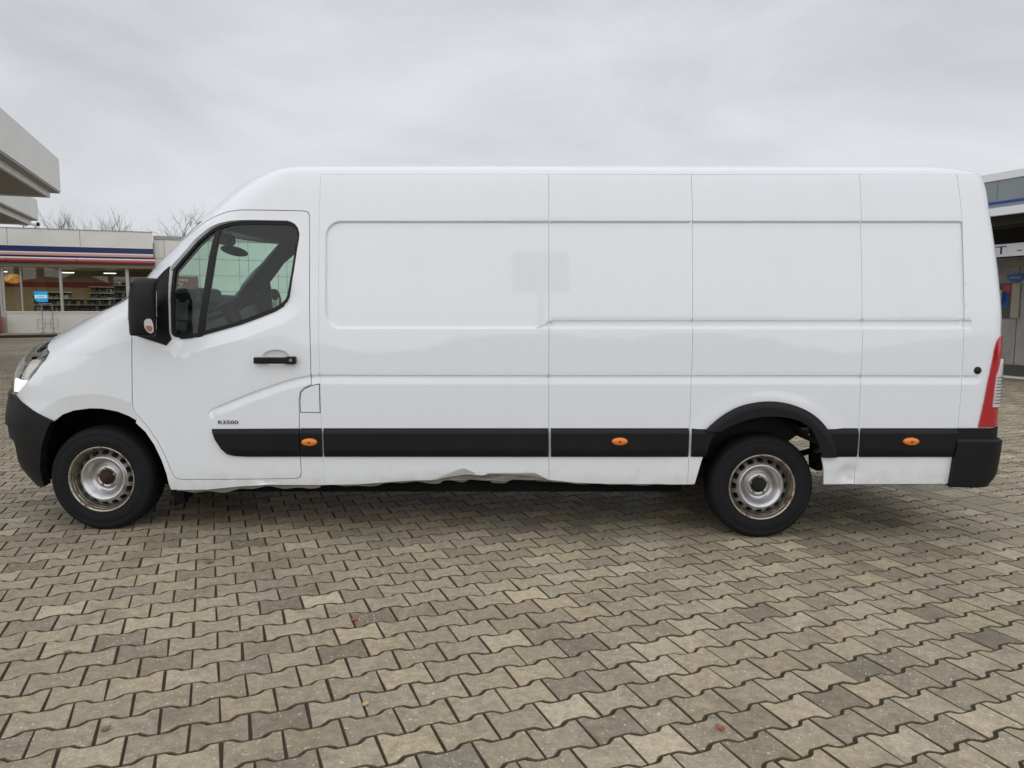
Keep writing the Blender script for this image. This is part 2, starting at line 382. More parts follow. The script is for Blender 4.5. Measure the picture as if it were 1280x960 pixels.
WIN = [(-2.206, 1.757), (-2.156, 1.818), (-2.057, 1.94), (-1.97, 2.008), (-1.931, 2.028), (-1.892, 2.042), (-1.82, 2.056), (-1.741, 2.061), (-1.654, 2.062), (-1.444, 2.058), (-1.413, 2.05), (-1.388, 2.035), (-1.367, 2.009), (-1.356, 1.968), (-1.36, 1.928), (-1.37, 1.866), (-1.389, 1.734), (-1.409, 1.617), (-1.419, 1.566), (-1.434, 1.536), (-1.465, 1.505), (-1.516, 1.475), (-1.608, 1.439), (-1.736, 1.391), (-1.993, 1.319), (-2.065, 1.302), (-2.121, 1.297), (-2.162, 1.307), (-2.185, 1.327), (-2.192, 1.363), (-2.195, 1.51), (-2.2, 1.673)]
SAIL = [(-2.462, 1.562), (-2.424, 1.327), (-2.209, 1.256), (-2.175, 1.297), (-2.187, 1.332), (-2.19, 1.368), (-2.192, 1.51), (-2.197, 1.673), (-2.202, 1.760), (-2.245, 1.726), (-2.343, 1.618), (-2.40, 1.585)]
ARCHF = [(-2.98, 0.763), (-2.921, 0.806), (-2.838, 0.835), (-2.731, 0.849), (-2.653, 0.847), (-2.551, 0.828), (-2.475, 0.797), (-2.435, 0.771)]
ARCHF2 = [(-2.426, 0.755), (-2.367, 0.698), (-2.315, 0.614), (-2.274, 0.514), (-2.248, 0.423), (-2.238, 0.353), (-2.227, 0.315)]
CREASE = [(2.986, 1.056), (2.237, 1.059), (1.149, 1.059), (0.236, 1.059), (-0.718, 1.06), (-1.129, 1.061), (-1.231, 1.061), (-1.308, 1.056), (-1.386, 1.041), (-1.463, 1.02), (-1.567, 0.984), (-1.671, 0.948), (-1.801, 0.896), (-1.916, 0.849), (-1.948, 0.828), (-1.957, 0.797), (-1.951, 0.761), (-1.945, 0.735)]
SILLA = [(-2.227, 0.315), (-2.091, 0.312), (-1.986, 0.315), (-1.775, 0.337), (-1.566, 0.348), (-1.221, 0.346)]
SILLB = [(-1.221, 0.346), (-0.992, 0.35), (-0.835, 0.361), (-0.626, 0.375), (-0.495, 0.375), (-0.417, 0.391), (-0.26, 0.41), (-0.104, 0.413), (0.052, 0.402), (0.156, 0.388), (0.24, 0.38)]
SILLC = [(0.24, 0.38), (0.417, 0.361), (0.626, 0.353), (1.143, 0.351)]
ARCHR = [(1.19, 0.353), (1.203, 0.407), (1.226, 0.498), (1.24, 0.545), (1.272, 0.656), (1.307, 0.709), (1.367, 0.761), (1.469, 0.808), (1.597, 0.828), (1.726, 0.823), (1.856, 0.792), (1.926, 0.724), (1.972, 0.635), (2.002, 0.54), (2.022, 0.461), (2.029, 0.358)]
SE400 = [(-1.221, .346), (-1.23, .698), (-1.232, 1.01), (-1.237, 1.317), (-1.236, 1.775), (-1.234, 2.056), (-1.231, 2.351)]
SE686 = [(0.24, 0.38), (0.238, .7), (0.236, 1.061), (.236, 2.056), (.237, 2.351)]
SE864 = [(1.143, .351), (1.147, .698), (1.15, 1.01), (1.156, 1.419), (1.157, 2.056), (1.153, 2.351)]
SE1076 = [(2.232, .352), (2.238, .698), (2.237, 1.061), (2.242, 1.419), (2.238, 2.056), (2.235, 2.351)]
SE1197 = [(2.842, .353), (2.878, .698), (2.886, 1.01), (2.885, 1.419), (2.882, 2.056), (2.862, 2.351)]
_cr = np.array(resample(CREASE, .04, False)); _cs = np.concatenate([[0], np.cumsum(np.hypot(*np.diff(_cr, axis=0).T))])
def crease_d(x, z):
    x = np.asarray(x, float); z = np.asarray(z, float); sh = x.shape; x = x.ravel(); z = z.ravel()
    best = np.full(x.shape, 1e9); sg = np.zeros(x.shape); al = np.zeros(x.shape)
    for i in range(len(_cr) - 1):
        a = _cr[i]; b = _cr[i + 1]; ux, uz = b - a; l2 = ux * ux + uz * uz
        t = np.clip(((x - a[0]) * ux + (z - a[1]) * uz) / l2, 0, 1); dx = x - a[0] - t * ux; dz = z - a[1] - t * uz; q = np.hypot(dx, dz)
        m = q < best; best = np.where(m, q, best); sg = np.where(m, np.sign(dz * -ux + dx * uz + 1e-12), sg); al = np.where(m, _cs[i] + t * math.sqrt(l2), al)
    L_ = _cs[-1]; amp = .0075 * sst((L_ - al) / .22) * (.75 + .25 * sst(al / .05)) * sst((x * 0 + 1))
    up = sg > 0
    r = amp * np.where(up, 1 - sst(best / .009), 1 - sst(best / .06))
    return r.reshape(sh)
def rrect(x, z, x0, x1, z0, z1, r):
    cx, cz = (x0 + x1) / 2, (z0 + z1) / 2; qx = np.abs(x - cx) - (x1 - x0) / 2 + r; qz = np.abs(z - cz) - (z1 - z0) / 2 + r
    return np.hypot(np.maximum(qx, 0), np.maximum(qz, 0)) + np.minimum(np.maximum(qx, qz), 0) - r
def recess_d(x, z):
    rl = np.where(x < 0, .10, .025)
    s = rrect(x, z, -1.195, 2.888, 1.360, 2.052, rl)
    d = .017 * sst(-s / (.013 + .008 * sst((1.52 - z) / .1)))
    # sliding door rail groove along the foot of the recess
    g = np.maximum.reduce([1.362 - z, z - 1.421, (.135 + (z - 1.362) * 2.4) - x, x - 2.935])
    d = np.maximum(d, 0) + .010 * sst(-g / .010) * np.where(z > 1.39, 1, 1)
    return d
def dent_d(x, z):
    def g(cx, cz, sx, sz, a): return a * np.exp(-((x - cx) / sx) ** 2 - ((z - cz) / sz) ** 2)
    low = sst((.55 - z) / .12)
    r = low * (g(-.42, .37, .16, .05, .008) + g(-.72, .355, .25, .025, .008))
    # creased folds : below each ridge the sheet tucks under
    rg1 = .462 - .40 * np.abs(x + .315) - .10 * np.maximum(0, x + .315); rg2 = .428 - .55 * np.maximum(0, np.abs(x - .0) - .15)
    f1 = .62 * np.clip(rg1 - z, 0, .06); f2 = 1.3 * np.clip(rg2 - z, 0, .05)
    r = r + np.maximum(f1, f2) * (x < .245) - .003 * np.exp(-((z - rg1) / .014) ** 2) * np.exp(-((x + .315) / .09) ** 2)
    r = r + low * g(-1.60, .355, .06, .012, .010)
    r = r + g(2.19, .43, .07, .055, .026) - g(2.12, .47, .08, .06, .006) + g(2.205, .375, .02, .03, .016)
    # slow waviness of thin pressed sheet
    r = r + .0007 * np.sin(x * 2.1 + 1.3 * np.sin(z * 1.7)) * np.sin(z * 3.1 + .6 * np.sin(x * 1.1))
    return r
def arch_flare_d(x, z):
    r = np.hypot(x - 1.64, z - .31)
    return -.0055 * sst((.68 - r) / .09) * (z > .3)
def side_d(x, z): return crease_d(x, z) + recess_d(x, z) + dent_d(x, z) + arch_flare_d(x, z)
def segdist(poly, x, z):
    x = np.asarray(x, float); z = np.asarray(z, float); best = np.full(x.shape, 1e9)
    for i in range(len(poly)):
        a = poly[i]; b = poly[(i + 1) % len(poly)]; ux, uz = b[0] - a[0], b[1] - a[1]; l2 = ux * ux + uz * uz
        if l2 < 1e-12: continue
        t = np.clip(((x - a[0]) * ux + (z - a[1]) * uz) / l2, 0, 1); best = np.minimum(best, np.hypot(x - a[0] - t * ux, z - a[1] - t * uz))
    return best
def door_d(x, z):
    q = segdist(WIN, x, z)
    wgt = np.where(z < 1.62, 1.0, .35) * sst((1.62 - z) / .1 * .5 + .5)
    r = .034 * np.clip(1 - q / .092, 0, 1) * (.15 + .85 * sst((1.72 - z) / .3)) * (.1 + .9 * sst((x + 2.19) / .08))
    e = ((x + 1.51) / .088) ** 2 + ((z - 1.178) / .052) ** 2
    r = r + .022 * np.sqrt(np.clip(1 - e, 0, 1))
    return r + crease_d(x, z) + dent_d(x, z)
def front_d(x, z):
    r = np.hypot(x + 2.71, z - .37)
    return .22 * np.clip(.576 - r, 0, 1) * (z > .5) * (z < 1.3) * sst((x + 3.25) / .2)
# feature lines that the mesh must follow
def off_lines(poly, offs, closed=False):
    o = []
    for d in offs:
        q = []
        for i, p in enumerate(poly):
            a = poly[max(i - 1, 0)]; b = poly[min(i + 1, len(poly) - 1)]; tx, tz = b[0] - a[0], b[1] - a[1]; l = math.hypot(tx, tz)
            q.append((p[0] + tz / l * -d, p[1] + tx / l * d))
        o.append(q)
    return o
CRL = off_lines(CREASE, (-.009, -.0045, 0, .015, .03, .045, .06))
def rrl(x0, x1, z0, z1, rl, rr, ds):
    o = []
    for d in ds:
        pts = []
        for (cx, cz, a0, r) in ((x0 + rl, z0 + rl, 180, rl), (x1 - rr, z0 + rr, 270, rr), (x1 - rr, z1 - rr, 0, rr), (x0 + rl, z1 - rl, 90, rl)):
            for k in range(10):
                a = R(a0 + k * 10); pts.append((cx + (r - d) * math.cos(a), cz + (r - d) * math.sin(a)))
        o.append(pts + [pts[0]])
    return o
RECL = rrl(-1.195, 2.888, 1.360, 2.052, .10, .025, (0, .0033, .0065, .0098, .013, .017, .021))
for d in (0, .0033, .0067, .01):
    RECL.append([(.135 + d + .0, 1.362 + d), (.135 + (1.421 - d - 1.362) * 2.4 + d, 1.421 - d), (2.935 - d, 1.421 - d), (2.935 - d, 1.362 + d), (.135 + d, 1.362 + d)])
DENTL = [[(x, z) for x in np.arange(-.75, .235, .02)] for z in np.arange(.375, .48, .009)] + [[(x, z) for x in np.arange(2.05, 2.3, .02)] for z in (.37, .39, .41, .43, .45, .47, .49, .51)] 
AFL = [[(1.64 + r * math.cos(R(k)), .31 + r * math.sin(R(k))) for k in range(0, 181, 3)] for r in (.59, .6, .617, .635, .652, .67, .68)]
LN = CRL + RECL + DENTL + AFL
TOPZ = 2.351
def rev(l): return list(l)[::-1]
def edge(poly, d): return offset_poly(poly, -d)
GAP = .001
P1 = SILLB + SE686[1:] + rev(SE400)[:-1]
P2 = SILLC + SE864[1:] + rev(SE686)[:-1]
P3 = [(1.143, .351)] + ARCHR + [(2.03, .353)] + SE1076 + rev(SE864)[:-1]
P4 = [(2.232, .352)] + SE1197 + rev(SE1076)[:-1]
for P_ in (P1, P2, P3, P4):
    skin('side_panel', edge(P_, GAP), M['paint'], van, d=side_d, lines=LN)
# rear corner panel, wraps into the tail
def to_a(l): return [(float(a_of(x, z)), z) for x, z in l]
P5 = to_a(resample(SE1197, .05, False)) + [(CC + .55, TOPZ), (CC + .55, .36)]
skin('rear_corner_panel', edge(P5, GAP), M['paint'], van, mode='a', d=side_d, lines=[to_a(resample(l, .03, False)) for l in CRL + RECL], res=.035)
skin('rear_door', [(CC + .558, .45), (AREAR, .45), (AREAR, TOPZ), (CC + .558, TOPZ)], M['paint'], van, mode='a', res=.05)
# cab side : sill, pillar and the band over the door; front edge is the windscreen
WS_A = -.33
def x_at(a, z): return float(S(a, z)[0])
dseam = DOOR[5:37]                                       # from the wing joint round the bottom, back and top of the door to the A pillar
apil = [(x_at(WS_A, z), z) for z in np.linspace(1.52, TOPZ, 14)]
CAB = [(-2.426, .755)] + ARCHF2[1:] + SILLA[1:] + SE400[1:] + rev(apil) + [DOOR[0]] + rev(DOOR[36:37]) 
cab_poly = [(-2.426, .757)] + ARCHF2[1:] + SILLA[1:] + SE400[1:] + rev(apil) + [DOOR[0]] + rev(dseam)
FLAP = [(-1.363, 0.826), (-1.364, 0.906), (-1.357, 0.955), (-1.333, 0.979), (-1.289, 1.0), (-1.234, 1.012), (-1.234, 0.823)]
def cab_d(x, z): return crease_d(x, z) + dent_d(x, z)
skin('cab_side', cab_poly, M['paint'], van, d=cab_d, lines=LN, holes=[])
skin('fuel_flap', edge(FLAP, .004), M['paint'], van, d=lambda x, z: x * 0 - .0035, rim=.004)
fo = offset_poly(FLAP, .001)
skin('fuel_flap_seam', fo, M['rubber'], van, d=lambda x, z: x * 0 - .0012, holes=[offset_poly(FLAP, -.0045)], rim=.002)
wl = off_lines(WIN + [WIN[0]], (.02, .04, .06, .08, .0905, .0925, -.02, -.04, -.06, -.08, -.0905, -.0925))
bowl = [[(-1.51 + r * .088 * math.cos(R(k * 12)), 1.178 + r * .052 * math.sin(R(k * 12))) for k in range(31)] for r in (.25, .5, .75, .9, 1, 1.03)]
door = skin('cab_door', edge(DOOR, .0045), M['paint'], van, d=door_d, lines=CRL + wl + bowl, holes=[offset_poly(WIN, -.004)], rim=.03, mirror=False)
# window : rubber frame, glass, divider, mirror sail
WIN_IN = offset_poly(WIN, -.026)
skin('window_seal', WIN, M['rubber'], door, d=lambda x, z: x * 0 + .026, holes=[WIN_IN], rim=.02, mirror=False)
skin('side_window', offset_poly(WIN, -.014), M['glass'], door, d=lambda x, z: x * 0 + .034, rim=0, mirror=False)
skin('window_divider', [(-1.918, 2.03), (-1.880, 2.035), (-1.985, 1.315), (-2.026, 1.305)], M['rubber'], door, d=lambda x, z: x * 0 + .030, rim=.03, mirror=False)
skin('mirror_base', SAIL, M['plastic'], door, d=lambda x, z: x * 0 - .007, rim=.03, mirror=False)
mb = MB(); yh = -HW - .034
mb.box((-1.641, yh - .012, 1.142), (-1.378, yh + .012, 1.184), bev=.009)
mb.box((-1.44, yh - .014, 1.139), (-1.374, yh + .03, 1.188), bev=.009); mb.box((-1.641, yh - .010, 1.145), (-1.60, yh + .03, 1.181), bev=.008)
hd = mb.build('door_handle', M['plastic'], door)
mb = MB(); mb.lathe([(.0, -.003), (.009, -.003), (.011, 0), (.011, .004)], 16, 'y', (-1.402, yh - .0145, 1.164)); mb.build('lock', M['nut'], hd)
def strip_prof(ztop=.724):
    def f(x, z): return -.021 + .019 * np.clip((z - .694) / .030, 0, 1) + .010 * np.clip((.548 - z) / .012, 0, 1)
    return f
SL = [[(-2, .694), (3.2, .694)], [(-2, .689), (3.2, .689)], [(-2, .700), (3.2, .700)], [(-2, .548), (3.2, .548)], [(-2, .62), (3.2, .62)]]
skin('side_moulding', [(-1.937, 0.719), (-1.3735, 0.7225), (-1.371, 0.538), (-1.712, 0.538), (-1.79, 0.543), (-1.841, 0.556), (-1.876, 0.588), (-1.914, 0.651)], M['plastic'], door, d=strip_prof(), lines=SL, rim=.022, mirror=False)
# lettering on the door
fc = bpy.data.curves.new('model_badge', 'FONT'); fc.body = 'R3500'; fc.size = .031; fc.extrude = .0012; fc.offset = .0006; fc.space_character = 1.05
fo_ = bpy.data.objects.new('tmp', fc); COL.objects.link(fo_)
bpy.context.view_layer.update()
dm = bpy.data.meshes.new_from_object(fo_.evaluated_get(bpy.context.evaluated_depsgraph_get())); bpy.data.objects.remove(fo_); dm.name = 'model_badge'
bx = [v.co.x for v in dm.vertices]; bz = [v.co.y for v in dm.vertices]; sx = .130 / (max(bx) - min(bx)); sz = .024 / (max(bz) - min(bz))
bo = obj('model_badge', dm, M['badge'], door, (-1.895 - min(bx) * sx, -HW - .003, .750 - min(bz) * sz)); bo.rotation_euler = (R(90), 0, 0); bo.scale = (sx, sz, 1)
mir(door)
# far door must not carry the near side's mirror image of the lettering
for o in [q for q in bpy.data.objects if q.name.startswith('model_badge') and q.parent and q.parent != door]: bpy.data.objects.remove(o)
# other mouldings, marker lamps
for poly in ([(-1.364, .538), (-1.2265, .538), (-1.2265, .7235), (-1.366, .7235)], [(-1.214, .538), (.236, .537), (.2345, .7235), (-1.216, .7235)], [(.252, .537), (1.139, .537), (1.141, .7235), (.250, .7235)],
             [(1.157, .537), (1.247, .537), (1.283, .655), (1.335, .7235), (1.159, .7235)], [(2.0, .537), (2.229, .537), (2.2325, .7235), (1.92, .7235)], [(2.246, .536), (2.846, .536), (2.87, .672), (2.882, .7235), (2.248, .7235)]):
    skin('side_moulding', poly, M['plastic'], van, d=strip_prof(), lines=SL, rim=.022)
for (x, z) in ((-1.304, .636), (.693, .641), (2.567, .641)):
    mb = MB(); n = 28
    for (r, h) in ((1, .004), (1, -.010), (.85, -.015), (.5, -.018), (0.02, -.019)):
        pass
    pr = [(1, .004), (1, -.010), (.85, -.015), (.5, -.018), (.02, -.019)]; v = []; f = []
    for (r, h) in pr:
        for j in range(n): a = 2 * math.pi * j / n; v.append((x + .051 * r * math.cos(a), -HW - .021 + h, z + .0245 * r * math.sin(a)))
    for i in range(4):
        for j in range(n): f.append((i * n + j, i * n + (j + 1) % n, (i + 1) * n + (j + 1) % n, (i + 1) * n + j))
    mb._add(v, f, True)
    ml = mb.build('marker_lamp', M['orange'], van)
    mb = MB(); mb.lathe([(0.001, -.0025), (.008, -.002), (.010, .004)], 14, 'y', (x, -HW - .040, z)); mb.build('lamp_core', M['amberdot'], ml)
    mir(ml)
# wing, bonnet, bumper, headlamp
HLI = [(-.431, 1.289), (-.266, 1.211), (-.249, 1.16), (-.266, 1.081), (-.304, 1.011), (-.372, .954), (-.42, .918)]
BUT = [(-.421, .923), (-.291, .854), (-.21, .807), (-.148, .763)]
wing = rev(HLI) + [(-.50, 1.31), (-.50, 1.46)] + to_a([(x_at(WS_A - .02, 1.515), 1.515)]) + to_a(resample(DOOR[:6], .02, False)) + to_a([(-2.434, .774)]) + to_a(resample(rev(ARCHF), .02, False)) + rev(BUT)[1:-1]
flr = off_lines(to_a([(-2.71 + .576 * math.cos(R(k)), .37 + .576 * math.sin(R(k))) for k in range(35, 150, 4)]), (0, .004, -.004))
skin('front_wing', edge(wing, GAP), M['paint'], van, mode='a', d=front_d, lines=flr, res=.025, rim=.02)
skin('bonnet', edge([(-.503, 1.46), (-.503, 1.31), (-.56, 1.29), (-.66, 1.23), (-.72, 1.19), (ACEN, 1.17), (ACEN, 1.46)], .000), M['paint'], van, mode='a', res=.03)
skin('windscreen', [(WS_A - .004, 1.50), (-.5, 1.462), (ACEN, 1.462), (ACEN, 2.06), (WS_A - .004, 2.06)], M['glass'], van, mode='a', res=.04, rim=0, d=lambda x, z: x * 0 + .004)
skin('cab_roof', [(WS_A, 2.064), (ACEN, 2.064), (ACEN, TOPZ), (WS_A, TOPZ)], M['paint'], van, mode='a', res=.035, rim=.01)
def bump_d(x, z): return -.006 - .012 * sst((z - .70) / .012) * sst((x * -1 - 3.1) / .15) + .03 * sst((.62 - z) / .03) * sst((-x - 3.32) / .08) * sst((z - .42) / .03)
bt = BUT + [(-.162, .715), (-.177, .667), (-.205, .58), (-.228, .49), (-.27, .40), (-.332, .311)] + [(-.5, .285), (ACEN, .285), (ACEN, .90), (-.66, .93)]
BL = [[(a_, z) for a_ in np.arange(-.94, -.05, .03)] for z in (.40, .42, .45, .60, .62, .69, .70, .712)]
skin('front_bumper', edge(bt, .001), M['plastic'], van, mode='a', d=bump_d, lines=BL, res=.03, rim=.05)
skin('grille', [(-.66, .935), (-.655, 1.05), (-.69, 1.165), (ACEN, 1.165), (ACEN, .905)], M['plastic'], van, mode='a', d=lambda x, z: x * 0 + .03 + .012 * np.sin(z * 90), res=.02, rim=0)
lens_poly = HLI + [(-.60, .93), (-.655, 1.05), (-.66, 1.20), (-.56, 1.285), (-.50, 1.305)]
hl = skin('headlight', edge(lens_poly, .003), M['lens'], van, mode='a', d=lambda x, z: x * 0 - .004, res=.025, rim=.012, mirror=False)
skin('reflector_housing', edge(lens_poly, .004), M['hl_dark'], hl, mode='a', d=lambda x, z: x * 0 + .06, res=.025, rim=0, mirror=False)
skin('lower_bowl', [(-.325, 1.155), (-.335, 1.08), (-.365, 1.03), (-.60, 1.03), (-.645, 1.15), (-.45, 1.165)], M['bowl'], hl, mode='a', d=lambda x, z: x * 0 + .045, res=.025, rim=.01, mirror=False)
skin('dipped_beam_reflector', [(-.405, 1.165), (-.312, 1.168), (-.306, 1.12), (-.34, 1.045), (-.385, 1.042), (-.395, 1.10)], M['cream'], hl, mode='a', d=lambda x, z: x * 0 + .022, res=.02, rim=.02, mirror=False)
skin('turn_signal_reflector', [(-.375, 1.222), (-.39, 1.262), (-.295, 1.205), (-.325, 1.183)], M['bowl'], hl, mode='a', d=lambda x, z: x * 0 + .02, res=.02, rim=.02, mirror=False)
skin('daytime_running_light', [(-.55, 1.026), (-.350, 1.024), (-.376, .992), (-.43, .938), (-.55, .93)], M['drl'], hl, mode='a', d=lambda x, z: x * 0 + .012, res=.02, rim=.02, mirror=False)

mir(hl)
# roof : contour slices above the gutter
zs = np.concatenate([np.linspace(TOPZ, 2.41, 8), np.linspace(2.416, 2.44, 7), np.linspace(2.444, 2.463, 8)])
as_ = np.concatenate([np.linspace(ACEN, 0, 22), np.linspace(.15, CC - .15, 34), np.linspace(CC, AREAR, 14)])
V_ = []; F_ = []; na = len(as_)
for z in zs: V_ += [tuple(p) for p in S(as_, np.full(na, z))]
nn = len(V_); V2 = [(x, -y, z) for x, y, z in V_]
for i in range(len(zs) - 1):
    for j in range(na - 1):
        q = (i * na + j, i * na + j + 1, (i + 1) * na + j + 1, (i + 1) * na + j); F_.append(q); F_.append(tuple(nn + k for k in q[::-1]))
k0 = (len(zs) - 1) * na
for j in range(na - 1): F_.append((k0 + j, k0 + j + 1, nn + k0 + j + 1, nn + k0 + j))
rm = bpy.data.meshes.new('roof'); rm.from_pydata(V_ + V2, [], F_); rm.polygons.foreach_set('use_smooth', [True] * len(rm.polygons)); obj('roof', rm, M['paint'], van)
# gutter moulding line, fuel/rear bits
mb = MB(); mb.lathe([(.0, -.012), (.020, -.010), (.024, -.004), (.024, .006)], 20, 'y', (2.983, -HW + .003, 1.097)); mir(mb.build('rubber_stop', M['rubber'], van))
# rear bumper, tail lamps
rbp = [(4.846, .724), (4.841, .672), (4.832, .54), (4.831, .342), (4.95, .338), (AREAR, .338), (AREAR, .724)]
def rb_d(x, z): return -.014 - .016 * sst((.655 - z) / .02) + .05 * sst((.43 - z) / .12) * sst((x - 3.0) / .2) - .03 * sst((.655 - z) / .02) * sst((x - 3.05) / .2)
skin('rear_bumper', rbp, M['plastic'], van, mode='a', d=rb_d, lines=[[(a_, z) for a_ in np.arange(4.8, 5.95, .03)] for z in (.634, .645, .655, .662, .40, .43)], res=.03, rim=.05)
TL = [(5.24, 1.322), (5.16, 1.318), (5.11, 1.308), (5.068, 1.288), (5.046, 1.262), (5.030, 1.22), (5.008, 1.112), (4.985, .906), (4.962, .731), (5.50, .731), (5.50, 1.318)]
tl = skin('tail_lamp', TL, M['red'], van, mode='a', d=lambda x, z: x * 0 - .010, res=.02, rim=.02, mirror=False)
CLP = [(5.16, 1.170), (5.11, 1.11), (5.065, 1.06), (5.050, .97), (5.040, .862), (5.40, .862), (5.40, 1.12), (5.24, 1.172)]
skin('clear_lens', CLP, M['clearlamp'], tl, mode='a', d=lambda x, z: x * 0 - .021, res=.02, rim=.02, mirror=False)
for k in range(9):
    z0 = .884 + k * .0205
    skin('lens_rib', [(5.046 + (z0 - .862) * .1, z0), (5.38, z0), (5.38, z0 + .006), (5.046 + (z0 - .862) * .1, z0 + .006)], M['rib'], tl, mode='a', d=lambda x, z: x * 0 - .0235, res=.03, rim=.003, mirror=False)
for z0 in (.80, .765, .745):
    skin('red_rib', [(5.02, z0), (5.16, z0), (5.16, z0 + .005), (5.02, z0 + .005)], M['red'], tl, mode='a', d=lambda x, z: x * 0 - .0135, res=.03, rim=.004, mirror=False)
mir(tl)
# rear wheel-arch trim
TO = [(1.24, .709), (1.29, .761), (1.366, .823), (1.467, .875), (1.595, .901), (1.724, .899), (1.854, .862), (1.959, .802), (2.04, .714), (2.081, .619), (2.096, .537)]
TI = [(1.335, .705), (1.384, .735), (1.47, .776), (1.598, .805), (1.727, .805), (1.857, .774), (1.927, .719), (1.967, .635), (1.997, .537)]
TO = [TO[0]] + [p for p in smooth_poly(TO, 2) if p[0] > TO[0][0] + .01 and not (p[1] < .72 and p[0] < 2.0)][:-1] + [TO[-1]]
TO = sorted(TO[:-1], key=lambda p: -math.atan2(p[1] - .45, p[0] - 1.66)) + [TO[-1]]
TI = [TI[0]] + [p for p in smooth_poly(TI, 2) if p[0] > TI[0][0] + .01 and not (p[1] < .71 and p[0] < 1.9)] + [TI[-1]]
TI = sorted(TI[:-1], key=lambda p: -math.atan2(p[1] - .45, p[0] - 1.66)) + [TI[-1]]
def trim_d(x, z):
    q = segdist(TO, x, z) * 0; r = np.hypot(x - 1.64, z - .40)
    return -.040 + .022 * np.clip((r - .455) / .05, 0, 1) ** 2
skin('wheel_arch_trim', TO + rev(TI), M['plastic'], van, d=trim_d, lines=[[(1.64 + r * math.cos(R(k)), .40 + r * math.sin(R(k))) for k in range(0, 181, 5)] for r in (.455, .47, .485)], res=.025, rim=.06)
# pinched flange under the sills
def flange(l, dz, d0):
    up = [(x, z + .014) for x, z in resample(l, .03, False)]; lo = [(x, min(z - dz * (.75 + .35 * math.sin(x * 9) * math.sin(x * 23 + 1)) - .018, .362 + .004 * math.sin(x * 11) * math.sin(x * 29 + 2))) for x, z in up]
    skin('sill_flange', up + rev(lo), M['flange'], van, d=lambda x, z: d0 + (.012 * np.sin(x * 15) + .006 * np.sin(x * 23 + z * 230)) * np.exp(-((x + .15) / .45) ** 2), rim=.03, res=.015)
flange([(-2.205, .318)] + SILLA[1:-1] + [(-1.26, .347)], .036, .034)
flange([(-1.21, .349)] + SILLB[1:], .030, .050)
flange(SILLC + [(1.185, .353)], .015, .030)
flange([(2.035, .355), (2.5, .354), (2.838, .354)], .016, .030)
# door mirrors
def make_mirror():
    """local frame: +x is the way the glass faces (backwards), y across, z up"""
    prof = [(-.176, .70), (-.172, .84), (-.156, .94), (-.09, 1.0), (.0, 1.03), (.05, 1.0), (.09, .95), (.120, .86), (.145, .73), (.163, .57), (.174, .40), (.179, .22)]
    v = []; f = []; n = 32
    for (z, sc) in prof:
        for j in range(n):
            a = 2 * math.pi * j / n; c, sn = math.cos(a), math.sin(a)
            sx = abs(c) ** .8 * (1 if c > 0 else -1); sy = abs(sn) ** .78 * (1 if sn > 0 else -1)
            x = .052 * sx if sx > 0 else .095 * sx * (1 - .25 * sy * sy) * (.6 + .4 * sc)
            sk = (1 - sc) * .06 if z > 0 else 0
            v.append((x + sk * .8, sy * .098 * sc + sk * .6, z))
    k = len(prof)
    for i in range(k - 1):
        for j in range(n): f.append((i * n + j, i * n + (j + 1) % n, (i + 1) * n + (j + 1) % n, (i + 1) * n + j))
    f.append(tuple(range(n))[::-1]); f.append(tuple(range((k - 1) * n, k * n)))
    b = MB(); b._add(v, f, True)
    b.tube([(.0, .06, .03), (.02, .13, .02), (.02, .24, .0)], .045, 12); b.tube([(.0, .06, -.08), (.02, .13, -.09), (.02, .24, -.10)], .034, 12)
    h = b.build('door_mirror', M['plastic'], van, (-2.247, -HW - .160, 1.500)); h.rotation_euler = (0, R(2), R(37))
    b = MB(); b.box((.045, -.045, -.06), (.0532, .045, .10), bev=.002); b.build('main_glass', M['mirror'], h)
    b = MB(); b.box((.043, -.042, -.135), (.0520, .042, -.072), bev=.002); b.build('wide_angle_glass', M['mirror'], h)
    ol = [(-.026, -.075), (.004, -.068), (.016, -.085), (.022, -.12), (.022, -.150), (.006, -.160), (-.012, -.150), (-.026, -.130), (-.030, -.10)]
    b = MB(); b.prism(smooth_poly(ol, 2), -.1035, -.06); o1 = b.build('repeater_lamp', M['clearlamp'], h)
    ol2 = [(-.023, -.112), (.014, -.112), (.017, -.14), (.004, -.152), (-.010, -.145), (-.020, -.130)]
    b = MB(); b.prism(smooth_poly(ol2, 2), -.1055, -.08); b.build('repeater_bulb_cover', mat('dull_amber', (.36, .15, .09), .35, coat=.6), h)
    return h
mm_ = make_mirror(); m2 = mir(mm_); m2.rotation_euler = (0, R(2), R(-37))

